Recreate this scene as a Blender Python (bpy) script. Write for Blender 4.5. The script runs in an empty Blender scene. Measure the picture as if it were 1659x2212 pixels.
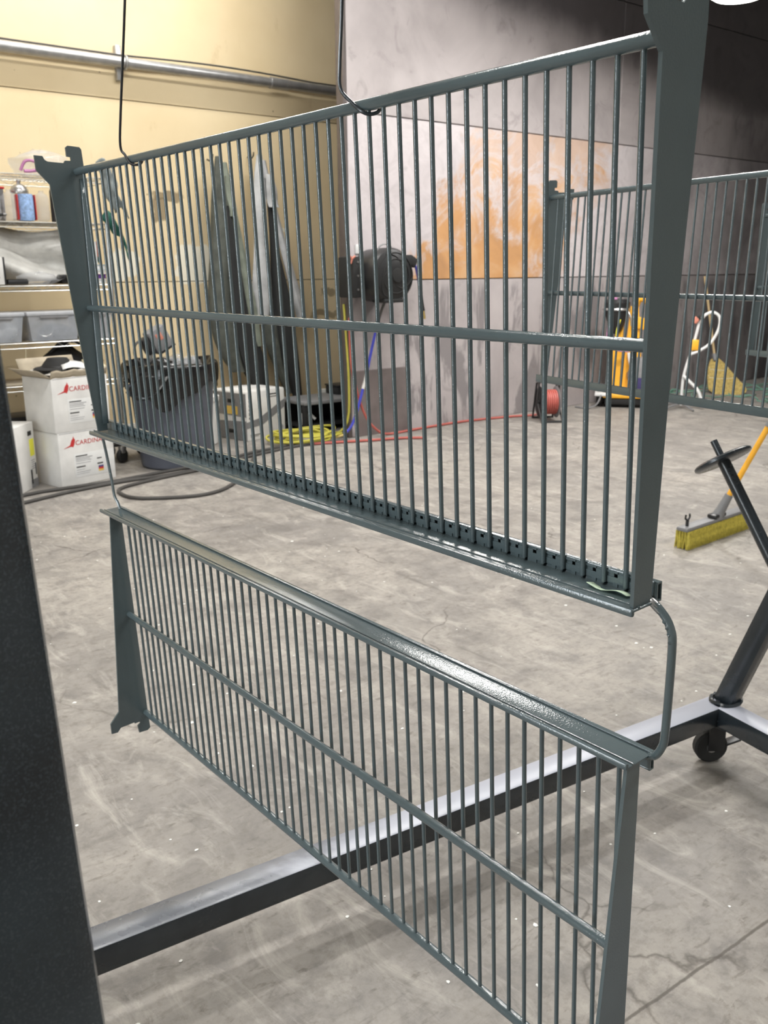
import bpy, bmesh, math, random
from mathutils import Vector, Matrix, Euler
random.seed(7)
S = bpy.context.scene
COL = S.collection
PI = math.pi

# ------------------------------------------------------------------ camera
YAW, PITCH, ROLL = math.radians(38.735), math.radians(14.749), math.radians(-0.457)
fw = Vector((math.sin(YAW)*math.cos(PITCH), math.cos(YAW)*math.cos(PITCH), -math.sin(PITCH)))
rt = Vector((math.cos(YAW), -math.sin(YAW), 0))
up = rt.cross(fw)
r2 = math.cos(ROLL)*rt + math.sin(ROLL)*up
u2 = -math.sin(ROLL)*rt + math.cos(ROLL)*up
cd = bpy.data.cameras.new('camera')
cam = bpy.data.objects.new('camera', cd); COL.objects.link(cam)
m = Matrix((r2, u2, -fw)).transposed().to_4x4(); m.translation = Vector((0, 0, 1.30))
cam.matrix_world = m
cd.sensor_fit = 'VERTICAL'; cd.sensor_height = 36.0; cd.sensor_width = 27.0
cd.lens = 1981.94/2212*36.0
cd.clip_start = 0.02
cd.dof.use_dof = True; cd.dof.focus_distance = 1.05; cd.dof.aperture_fstop = 15.0
S.camera = cam

# ------------------------------------------------------------------ world, exposure, lamps
W = bpy.data.worlds.new('world'); S.world = W; W.use_nodes = True
W.node_tree.nodes['Background'].inputs[0].default_value = (0.88, 0.95, 1.0, 1)
W.node_tree.nodes['Background'].inputs[1].default_value = 12.0
S.view_settings.view_transform = 'Standard'; S.view_settings.look = 'None'
S.view_settings.gamma = 1; S.view_settings.use_curve_mapping = False
S.view_settings.exposure = 0.10

def area(name, loc, sx, sy, power, col=(1, 0.984, 0.95), rot=(0, 0, 0), shape='RECTANGLE', spread=180):
    l = bpy.data.lights.new(name, 'AREA'); l.shape = shape; l.size = sx
    if shape in ('RECTANGLE', 'ELLIPSE'): l.size_y = sy
    l.energy = power; l.color = col; l.spread = math.radians(spread)
    o = bpy.data.objects.new(name, l); COL.objects.link(o); o.location = loc; o.rotation_euler = rot
    return o
# open roll-up door in the left wall lets daylight in
DY0, DY1, DH = 0.9, 2.3, 2.6
pt = area('door_portal', (-3.99, (DY0+DY1)/2, DH/2), DH, DY1-DY0, 1, rot=(0, math.radians(-90), 0)); pt.data.cycles.is_portal = True
# strip fixtures: (x, y, z, power) ; round high-bay lamps: (x, y, z, power)
STRIPS = [(2.6, 6.05, 4.35, 78), (1.2, 2.9, 4.40, 110), (-1.8, 0.2, 4.40, 80), (3.6, -0.6, 4.40, 120), (4.6, 3.9, 4.40, 125)]
BAYS = [(6.52, 4.05, 3.225, 75)]
for i, (x, y, z, p) in enumerate(STRIPS):
    area('strip_light', (x, y, z-0.075), 2.3, 0.16, p)
for i, (x, y, z, p) in enumerate(BAYS):
    area('bay_light', (x, y, z-0.10), 0.40, 0.40, p, shape='DISK')

# ------------------------------------------------------------------ material helpers
def new_mat(name):
    mt = bpy.data.materials.new(name); mt.use_nodes = True
    nt = mt.node_tree
    return mt, nt, nt.nodes['Principled BSDF']
def nd(nt, typ, **kw):
    n = nt.nodes.new(typ)
    for k, v in kw.items():
        if k.startswith('i_'):
            key = k[2:]; n.inputs[int(key) if key.isdigit() else key.replace('_', ' ')].default_value = v
        else: setattr(n, k, v)
    return n
def lk(nt, a, b): nt.links.new(a, b)
def rgb(r, g, b):
    f = lambda c: (c/255/12.92) if c/255 <= .04045 else ((c/255+.055)/1.055)**2.4
    return (f(r), f(g), f(b), 1)
def ramp(nt, fac, stops):
    n = nt.nodes.new('ShaderNodeValToRGB'); e = n.color_ramp.elements
    while len(e) < len(stops): e.new(0.5)
    for el, (p, c) in zip(e, stops):
        el.position = p; el.color = c if len(c) == 4 else (*c, 1)
    lk(nt, fac, n.inputs[0]); return n.outputs[0]
def noise(nt, vec, scale, detail=4, rough=.55, dist=0.0):
    n = nd(nt, 'ShaderNodeTexNoise'); n.inputs['Scale'].default_value = scale; n.inputs['Detail'].default_value = detail
    n.inputs['Roughness'].default_value = rough; n.inputs['Distortion'].default_value = dist
    if vec is not None: lk(nt, vec, n.inputs['Vector'])
    return n.outputs['Fac']
def mapping(nt, vec, scale=(1, 1, 1), loc=(0, 0, 0), rot=(0, 0, 0)):
    n = nd(nt, 'ShaderNodeMapping'); lk(nt, vec, n.inputs[0])
    n.inputs['Scale'].default_value = scale; n.inputs['Location'].default_value = loc; n.inputs['Rotation'].default_value = rot
    return n.outputs[0]
def mix(nt, fac, a, b, mode='MIX'):
    n = nd(nt, 'ShaderNodeMix', data_type='RGBA', blend_type=mode)
    for sock, v in ((n.inputs[0], fac), (n.inputs[6], a), (n.inputs[7], b)):
        if hasattr(v, 'links'): lk(nt, v, sock)
        else: sock.default_value = v
    return n.outputs[2]
def mth(nt, op, a, b=None, c=None, clamp=False):
    n = nd(nt, 'ShaderNodeMath', operation=op); n.use_clamp = clamp
    for i, v in enumerate((a, b, c)):
        if v is None: continue
        if hasattr(v, 'links'): lk(nt, v, n.inputs[i])
        else: n.inputs[i].default_value = v
    return n.outputs[0]
def sstep(nt, v, lo, hi):
    n = nd(nt, 'ShaderNodeMapRange', interpolation_type='SMOOTHSTEP'); lk(nt, v, n.inputs[0])
    n.inputs[1].default_value = lo; n.inputs[2].default_value = hi
    return n.outputs[0]
def bump(nt, bsdf, h, strength=.2, dist=.01):
    n = nd(nt, 'ShaderNodeBump'); n.inputs['Strength'].default_value = strength; n.inputs['Distance'].default_value = dist
    lk(nt, h, n.inputs['Height']); lk(nt, n.outputs[0], bsdf.inputs['Normal'])
MATS = {}
def simple(name, col, rough=.5, metal=0.0, var=.12, nscale=14, bmp=0.0, bscale=60, spec=.5, alpha=1.0, trans=0.0, coat=0.0, emis=None, sheen=0):
    if name in MATS: return MATS[name]
    mt, nt, b = new_mat(name)
    g = nd(nt, 'ShaderNodeNewGeometry')
    f = noise(nt, g.outputs['Position'], nscale, 4)
    dark = tuple(c*(1-var) for c in col[:3])+(1,); lite = tuple(min(1, c*(1+var)) for c in col[:3])+(1,)
    lk(nt, ramp(nt, f, [(.3, dark), (.7, lite)]), b.inputs['Base Color'])
    b.inputs['Roughness'].default_value = rough; b.inputs['Metallic'].default_value = metal
    b.inputs['Specular IOR Level'].default_value = spec
    b.inputs['Transmission Weight'].default_value = trans; b.inputs['Alpha'].default_value = alpha
    b.inputs['Coat Weight'].default_value = coat
    if emis: b.inputs['Emission Color'].default_value = emis[0]; b.inputs['Emission Strength'].default_value = emis[1]
    if bmp: bump(nt, b, noise(nt, g.outputs['Position'], bscale, 3), bmp, .01)
    MATS[name] = mt; return mt

def mat_panel_paint():
    mt, nt, b = new_mat('grey_green_wet_paint')
    g = nd(nt, 'ShaderNodeNewGeometry').outputs['Position']
    f = noise(nt, g, 9, 3)
    lk(nt, ramp(nt, f, [(.3, (.078, .104, .112, 1)), (.7, (.090, .119, .128, 1))]), b.inputs['Base Color'])
    b.inputs['Roughness'].default_value = .14; b.inputs['Specular IOR Level'].default_value = .75
    h = noise(nt, g, 520, 2, .5)
    bump(nt, b, h, .20, .0012)
    return mt
def mat_rack(dusty=False, lit_leg=False):
    mt, nt, b = new_mat('charcoal_rack_paint'+('_dusty' if dusty else '')+('_lit_leg' if lit_leg else ''))
    g = nd(nt, 'ShaderNodeNewGeometry').outputs['Position']
    f = noise(nt, g, 6, 5); s = noise(nt, g, 330, 2)
    c = ramp(nt, f, [(.35, (.014, .018, .022, 1)), (.7, (.028, .037, .044, 1))])
    if lit_leg:   # light on the near leg put into slate patches, plus paint grain
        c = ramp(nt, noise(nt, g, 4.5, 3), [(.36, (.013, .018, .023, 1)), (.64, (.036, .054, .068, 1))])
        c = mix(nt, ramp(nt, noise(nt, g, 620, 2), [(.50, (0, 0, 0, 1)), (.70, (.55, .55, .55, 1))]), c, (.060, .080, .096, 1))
    sp = ramp(nt, s, [(.70, (0, 0, 0, 1)), (.78, (1, 1, 1, 1))])
    c = mix(nt, mth(nt, 'MULTIPLY', sp, .25), c, (.10, .12, .13, 1)); ro = ramp(nt, noise(nt, g, 22, 4), [(.3, (.20,)*3), (.75, (.30,)*3)])
    if dusty:   # pale overspray that settled on the upper side, worn off in patches towards one end
        gn = nd(nt, 'ShaderNodeNewGeometry'); sn = nd(nt, 'ShaderNodeSeparateXYZ'); lk(nt, gn.outputs['Normal'], sn.inputs[0])
        sp_ = nd(nt, 'ShaderNodeSeparateXYZ'); lk(nt, g, sp_.inputs[0])
        k = mth(nt, 'ADD', sp_.outputs[0], mth(nt, 'MULTIPLY', mth(nt, 'SUBTRACT', noise(nt, g, 6, 4, .55, .8), .5), 1.1))
        dust = mth(nt, 'MULTIPLY', sstep(nt, sn.outputs[2], .55, .95), ramp(nt, sstep(nt, k, .45, 1.25), [(0, (.24,)*3), (.5, (.42,)*3), (1, (1,)*3)]))
        c = mix(nt, dust, c, (.44, .46, .53, 1)); ro = mix(nt, dust, ro, (.36, .36, .36, 1))
    lk(nt, c, b.inputs['Base Color']); lk(nt, ro, b.inputs['Roughness'])
    b.inputs['Specular IOR Level'].default_value = .6
    bump(nt, b, s, .12, .0015)
    return mt
def mat_wall():
    mt, nt, b = new_mat('cream_painted_drywall')
    g = nd(nt, 'ShaderNodeNewGeometry').outputs['Position']
    base = ramp(nt, noise(nt, g, 1.3, 5), [(.3, rgb(212, 192, 154)), (.7, rgb(224, 206, 170))])
    sc = noise(nt, mapping(nt, g, (1, 1, .35)), 5.5, 6, .7)
    base = mix(nt, ramp(nt, sc, [(.62, (0, 0, 0, 1)), (.80, (.45, .45, .45, 1))]), base, rgb(168, 142, 98))
    vo = nd(nt, 'ShaderNodeTexVoronoi'); vo.inputs['Scale'].default_value = 5.0; vo.inputs['Randomness'].default_value = 1; lk(nt, g, vo.inputs['Vector'])
    dot = ramp(nt, vo.outputs['Distance'], [(.028, (1, 1, 1, 1)), (.042, (0, 0, 0, 1))])
    base = mix(nt, mth(nt, 'MULTIPLY', dot, .65), base, rgb(105, 86, 58))
    sx = nd(nt, 'ShaderNodeSeparateXYZ'); lk(nt, g, sx.inputs[0]); X, Z = sx.outputs[0], sx.outputs[2]
    wob = mth(nt, 'MULTIPLY', mth(nt, 'SUBTRACT', noise(nt, g, 9, 4), .5), .16)
    def blob(cx, cz, rx, rz, soft=.25):
        dx = mth(nt, 'DIVIDE', mth(nt, 'SUBTRACT', mth(nt, 'ADD', X, wob), cx), rx)
        dz = mth(nt, 'DIVIDE', mth(nt, 'SUBTRACT', mth(nt, 'ADD', Z, wob), cz), rz)
        d = mth(nt, 'ADD', mth(nt, 'POWER', mth(nt, 'ABSOLUTE', dx), 4), mth(nt, 'POWER', mth(nt, 'ABSOLUTE', dz), 4))
        return mth(nt, 'SUBTRACT', 1, sstep(nt, d, 1-soft, 1+soft))
    for (cx, cz, rx, rz) in ((3.60, 1.36, .16, .15), (3.02, 1.37, .10, .10), (4.45, 1.62, .05, .02), (2.96, 1.30, .06, .05)):
        base = mix(nt, blob(cx, cz, rx, rz), base, rgb(228, 222, 204))
    for (cx, cz, rx, rz) in ((4.92, 1.13, .085, .035), (4.88, .93, .15, .03)):
        base = mix(nt, mth(nt, 'MULTIPLY', blob(cx, cz, rx, rz, .8), .6), base, rgb(92, 80, 60))
    for (cx, cz, rx, rz) in ((3.40, 1.87, .13, .035), (3.33, 1.77, .07, .09)):
        base = mix(nt, mth(nt, 'MULTIPLY', blob(cx, cz, rx, rz, .6), .75), base, rgb(112, 96, 72))
    lk(nt, base, b.inputs['Base Color']); b.inputs['Roughness'].default_value = .62; b.inputs['Specular IOR Level'].default_value = .3
    bump(nt, b, noise(nt, g, 70, 3), .05, .01)
    return mt
def mat_steel():
    mt, nt, b = new_mat('stained_steel_sheet')
    g = nd(nt, 'ShaderNodeNewGeometry').outputs['Position']
    sx = nd(nt, 'ShaderNodeSeparateXYZ'); lk(nt, g, sx.inputs[0]); X, Z = sx.outputs[0], sx.outputs[2]
    n1 = noise(nt, g, 1.1, 6, .6, .6); n2 = noise(nt, g, 4.5, 7, .65, 1.0); n3 = noise(nt, mapping(nt, g, (1, 1, .28)), 3.2, 6, .6, .5)
    col = ramp(nt, n1, [(.25, rgb(150, 143, 143)), (.5, rgb(176, 168, 168)), (.78, rgb(196, 188, 188))])
    # light pinkish middle row on the left
    midrow = mth(nt, 'MULTIPLY', sstep(nt, Z, 1.222, 1.226), mth(nt, 'SUBTRACT', 1, sstep(nt, Z, 2.436, 2.44)))
    col = mix(nt, mth(nt, 'MULTIPLY', midrow, .75), col, ramp(nt, n2, [(.3, rgb(186, 178, 180)), (.7, rgb(222, 214, 216))]))
    # mottled scuffs
    col = mix(nt, ramp(nt, n2, [(.56, (0, 0, 0, 1)), (.74, (.55, .55, .55, 1))]), col, rgb(128, 120, 120))
    # rust on the middle row
    xr = mth(nt, 'ADD', X, mth(nt, 'MULTIPLY', mth(nt, 'SUBTRACT', n1, .5), 2.6))
    xr = mth(nt, 'ADD', xr, mth(nt, 'MULTIPLY', mth(nt, 'SUBTRACT', n2, .5), 1.0))
    xr = mth(nt, 'SUBTRACT', xr, mth(nt, 'MULTIPLY', mth(nt, 'SUBTRACT', Z, 1.5), .65))
    rust = mth(nt, 'MULTIPLY', sstep(nt, xr, 4.95, 5.25), mth(nt, 'SUBTRACT', 1, sstep(nt, mth(nt, 'ADD', xr, mth(nt, 'MULTIPLY', n2, .6)), 6.75, 7.6)))
    rust = mth(nt, 'MULTIPLY', rust, midrow)
    rc = ramp(nt, noise(nt, g, 2.0, 6, .55, .8), [(.25, rgb(172, 128, 86)), (.45, rgb(196, 146, 94)), (.58, rgb(204, 160, 114)), (.75, rgb(188, 162, 140))])
    swirl = noise(nt, g, 1.5, 7, .62, 2.4)
    swirl = mth(nt, 'ADD', swirl, mth(nt, 'MULTIPLY', mth(nt, 'SUBTRACT', Z, 1.75), .34))
    thin = ramp(nt, swirl, [(.42, (1, 1, 1, 1)), (.52, (.75, .75, .75, 1)), (.62, (.12, .12, .12, 1)), (.70, (.5, .5, .5, 1))])
    col = mix(nt, mth(nt, 'MULTIPLY', mth(nt, 'MULTIPLY', rust, thin), .95), col, rc)
    # dark runs on the bottom row
    low = mth(nt, 'SUBTRACT', 1, sstep(nt, Z, 1.10, 1.22))
    runs = ramp(nt, n3, [(.515, (0, 0, 0, 1)), (.565, (1, 1, 1, 1))])
    col = mix(nt, mth(nt, 'MULTIPLY', mth(nt, 'MULTIPLY', runs, low), .62), col, rgb(104, 100, 102))
    # uneven darker tone, strongest towards the far right and the top of the booth
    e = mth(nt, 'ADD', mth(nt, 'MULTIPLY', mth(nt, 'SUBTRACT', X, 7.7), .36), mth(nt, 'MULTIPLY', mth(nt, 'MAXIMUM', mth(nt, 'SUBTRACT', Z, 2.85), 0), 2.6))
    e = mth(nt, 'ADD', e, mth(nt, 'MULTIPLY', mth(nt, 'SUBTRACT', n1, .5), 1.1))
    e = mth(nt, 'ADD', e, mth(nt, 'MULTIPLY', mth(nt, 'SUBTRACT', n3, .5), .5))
    dark_tone = sstep(nt, e, -.1, 1.25)
    col = mix(nt, mth(nt, 'MULTIPLY', dark_tone, .93), col, rgb(52, 48, 50))
    lk(nt, col, b.inputs['Base Color'])
    b.inputs['Metallic'].default_value = .12
    lk(nt, ramp(nt, n2, [(.3, (.42,)*3), (.75, (.62,)*3)]), b.inputs['Roughness'])
    b.inputs['Specular IOR Level'].default_value = .4
    bump(nt, b, n2, .05, .01)
    return mt
JOINT = (1.617, .765, 1.165, .7915)
def mat_floor():
    mt, nt, b = new_mat('worn_concrete')
    g = nd(nt, 'ShaderNodeNewGeometry').outputs['Position']
    n1 = noise(nt, g, .9, 6, .6, .4); n2 = noise(nt, g, 6, 9, .72, .25)
    n3 = noise(nt, mapping(nt, g, (1, 3.2, 1), rot=(0, 0, .9)), 5, 8, .7, .2)
    col = ramp(nt, n1, [(.28, rgb(126, 122, 119)), (.5, rgb(146, 141, 135)), (.75, rgb(164, 158, 150))])
    col = mix(nt, ramp(nt, n2, [(.36, (.8, .8, .8, 1)), (.52, (0, 0, 0, 1))]), col, rgb(112, 108, 105))
    col = mix(nt, ramp(nt, n2, [(.55, (0, 0, 0, 1)), (.72, (.55, .55, .55, 1))]), col, rgb(180, 174, 166))
    col = mix(nt, ramp(nt, n3, [(.60, (0, 0, 0, 1)), (.76, (.6, .6, .6, 1))]), col, rgb(94, 89, 85))
    # tyre and drag streaks
    n4 = noise(nt, mapping(nt, g, (5, .55, 1), rot=(0, 0, -.5)), 2.2, 5, .6, .4)
    col = mix(nt, ramp(nt, n4, [(.61, (0, 0, 0, 1)), (.72, (.5, .5, .5, 1))]), col, rgb(90, 86, 82))
    n5 = noise(nt, g, 34, 5, .7)
    col = mix(nt, ramp(nt, n5, [(.36, (.45, .45, .45, 1)), (.50, (0, 0, 0, 1))]), col, rgb(112, 107, 101))
    n6 = noise(nt, mapping(nt, g, (1, 2.4, 1), rot=(0, 0, .35)), 15, 6, .7, .4)
    col = mix(nt, ramp(nt, n6, [(.58, (0, 0, 0, 1)), (.68, (.6, .6, .6, 1))]), col, rgb(96, 90, 84))
    n7 = noise(nt, mapping(nt, g, (1.3, 9, 1), rot=(0, 0, .5)), 5, 6, .65, .5)
    msk = ramp(nt, noise(nt, mapping(nt, g, loc=(7, 3, 1)), 1.7, 4), [(.42, (.1, .1, .1, 1)), (.6, (1, 1, 1, 1))])
    col = mix(nt, mth(nt, 'MULTIPLY', msk, ramp(nt, n7, [(.56, (0, 0, 0, 1)), (.68, (.45, .45, .45, 1))])), col, rgb(100, 95, 90))
    n8 = noise(nt, mapping(nt, g, (2.2, .9, 1), rot=(0, 0, .8), loc=(3, 1, 0)), 4, 8, .72, 1.2)
    col = mix(nt, ramp(nt, n8, [(.52, (0, 0, 0, 1)), (.68, (.55, .55, .55, 1))]), col, rgb(186, 181, 173))
    # rough saw joint near the rack
    fxy = nd(nt, 'ShaderNodeSeparateXYZ'); lk(nt, g, fxy.inputs[0])
    JA, JB = Vector((JOINT[0], JOINT[1])), Vector((JOINT[2], JOINT[3])); jn = (JB-JA).normalized()
    dl = mth(nt, 'ADD', mth(nt, 'MULTIPLY', mth(nt, 'SUBTRACT', fxy.outputs[0], JA.x), -jn.y), mth(nt, 'MULTIPLY', mth(nt, 'SUBTRACT', fxy.outputs[1], JA.y), jn.x))
    dl = mth(nt, 'ABSOLUTE', mth(nt, 'ADD', dl, mth(nt, 'MULTIPLY', mth(nt, 'SUBTRACT', n2, .5), .016)))
    col = mix(nt, mth(nt, 'MULTIPLY', mth(nt, 'SUBTRACT', 1, sstep(nt, dl, .0015, .005)), .75), col, rgb(74, 68, 61))
    # hairline cracks
    wv = nd(nt, 'ShaderNodeVectorMath', operation='ADD'); lk(nt, g, wv.inputs[0])
    nn = nd(nt, 'ShaderNodeTexNoise'); nn.inputs['Scale'].default_value = 2.3; nn.inputs['Detail'].default_value = 6; lk(nt, g, nn.inputs['Vector'])
    sc = nd(nt, 'ShaderNodeVectorMath', operation='SCALE'); lk(nt, nn.outputs['Color'], sc.inputs[0]); sc.inputs['Scale'].default_value = .55
    lk(nt, sc.outputs[0], wv.inputs[1])
    vo = nd(nt, 'ShaderNodeTexVoronoi', feature='DISTANCE_TO_EDGE'); vo.inputs['Scale'].default_value = .62; lk(nt, wv.outputs[0], vo.inputs['Vector'])
    crack = ramp(nt, vo.outputs['Distance'], [(.0, (1, 1, 1, 1)), (.0045, (0, 0, 0, 1))])
    crack = mth(nt, 'MULTIPLY', crack, ramp(nt, noise(nt, g, 1.7, 3), [(.45, (0, 0, 0, 1)), (.6, (1, 1, 1, 1))]))
    col = mix(nt, mth(nt, 'MULTIPLY', crack, .7), col, rgb(70, 64, 58))
    lk(nt, col, b.inputs['Base Color'])
    lk(nt, ramp(nt, n2, [(.3, (.48,)*3), (.7, (.7,)*3)]), b.inputs['Roughness'])
    b.inputs['Specular IOR Level'].default_value = .35
    bump(nt, b, n2, .10, .01)
    return mt
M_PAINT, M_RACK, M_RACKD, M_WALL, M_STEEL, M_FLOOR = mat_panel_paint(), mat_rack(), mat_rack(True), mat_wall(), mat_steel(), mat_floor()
M_RACKLIT = mat_rack(False, True)
M_CHROME = simple('chrome_wire', (.62, .62, .60, 1), .28, .9, .1)
M_CONDUIT = simple('galvanised_conduit', (.42, .42, .42, 1), .38, .75, .15)
M_BLACK = simple('black_plastic', (.016, .016, .017, 1), .38)
M_BLACKM = simple('black_matt', (.012, .012, .012, 1), .8)
M_RUBBER = simple('dark_rubber', (.02, .02, .02, 1), .7)
M_BAG = simple('black_bag_film', (.006, .006, .007, 1), .2, bmp=.25, bscale=18)
M_CAN = simple('blue_grey_bin_plastic', (.078, .086, .112, 1), .45, var=.08)
M_CARTON = simple('white_carton', (.70, .69, .67, 1), .75, var=.10, nscale=7)
M_CARTON_IN = simple('raw_cardboard', (.42, .36, .27, 1), .85)
M_WHITE = simple('white_plastic', (.72, .72, .71, 1), .45, var=.06)
M_GREYC = simple('grey_print', (.20, .20, .205, 1), .7)
M_RED = simple('red_print', (.50, .03, .03, 1), .6, var=.05)
M_INK = simple('black_print', (.03, .03, .03, 1), .7)
M_INKL = simple('pale_grey_print', (.34, .34, .35, 1), .7)
M_YEL = simple('yellow_enamel', (.85, .42, .03, 1), .4, var=.1)
M_YSTICK = simple('yellow_sticker', (.80, .78, .06, 1), .6, var=.04)
M_NAVY = simple('navy_print', (.06, .05, .16, 1), .6)
M_GOLD = simple('gold_print', (.70, .48, .10, 1), .6)
M_BLUE = simple('blue_hose', (.05, .06, .42, 1), .4)
M_REDH = simple('red_hose', (.42, .10, .08, 1), .5)
M_YELH = simple('yellow_hose', (.46, .42, .06, 1), .5)
M_CABLE = simple('grey_cable', (.06, .056, .052, 1), .6)
M_BRASS = simple('brass', (.62, .48, .18, 1), .35, .8)
M_WOOD = simple('pale_wood', (.52, .38, .20, 1), .6)
M_STRAW = simple('straw', (.46, .34, .11, 1), .85, var=.3, nscale=50)
M_BRIST = simple('yellow_bristle', (.50, .42, .07, 1), .8, var=.25, nscale=60)
M_JACK1 = simple('olive_grey_cloth', (.070, .076, .065, 1), .9, var=.35, nscale=9)
M_JACK1L = simple('pale_olive_cloth', (.21, .235, .19, 1), .9, var=.25, nscale=9)
M_JACK2 = simple('light_grey_cloth', (.42, .425, .43, 1), .9, var=.2, nscale=9)
M_DARKC = simple('dark_cloth', (.016, .017, .017, 1), .9)
M_FILM = simple('clear_film', (.62, .63, .65, 1), .12, alpha=.26, bmp=.8, bscale=30)
M_FILMW = simple('milky_film', (.66, .65, .62, 1), .45, bmp=.7, bscale=12)
M_BIN = simple('clear_bin_plastic', (.52, .55, .60, 1), .2, alpha=.42)
M_BINLID = simple('clear_bin_lid', (.62, .64, .68, 1), .3, alpha=.7)
M_PINK = simple('magenta_plastic', (.42, .16, .33, 1), .5)
M_BLUEL = simple('light_blue_label', (.28, .42, .68, 1), .6, var=.35, nscale=60)
M_PURPLE = simple('purple_card', (.10, .03, .20, 1), .6)
M_TEAL = simple('pale_teal_card', (.30, .46, .55, 1), .6)
M_GREEN = simple('dark_green_cloth', (.008, .085, .062, 1), .7)
M_LGREEN = simple('pale_green_cord', (.16, .34, .26, 1), .7)
M_ORANGE = simple('orange_card', (.40, .17, .03, 1), .7)
M_CREAM = simple('cream_card', (.62, .56, .38, 1), .7)
M_SALMON = simple('salmon_rubber', (.55, .20, .14, 1), .6)
M_TRIM = simple('brown_steel_edge', (.115, .095, .088, 1), .5, .2)
M_CURB = simple('pale_concrete_curb', (.50, .48, .43, 1), .8)
M_CEIL = simple('white_ceiling', (.66, .67, .68, 1), .8)
M_SIDE = simple('pale_side_wall', (.52, .52, .50, 1), .7)
M_LAMP = simple('lamp_diffuser', (.9, .9, .88, 1), .5, emis=((1, .97, .86, 1), 14.0))
M_TIN = simple('silver_lid', (.55, .55, .55, 1), .3, .9)
M_FLECK = simple('white_paint_fleck', (.80, .79, .75, 1), .6)
M_TAPE = simple('pale_green_tape', (.50, .62, .46, 1), .6)
M_BAREROD = simple('bare_steel', (.40, .40, .40, 1), .3, .9)
M_LGREY = simple('light_grey_plastic', (.20, .20, .205, 1), .5)
M_AMBER = simple('amber_fitting', (.52, .33, .05, 1), .4)

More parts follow.
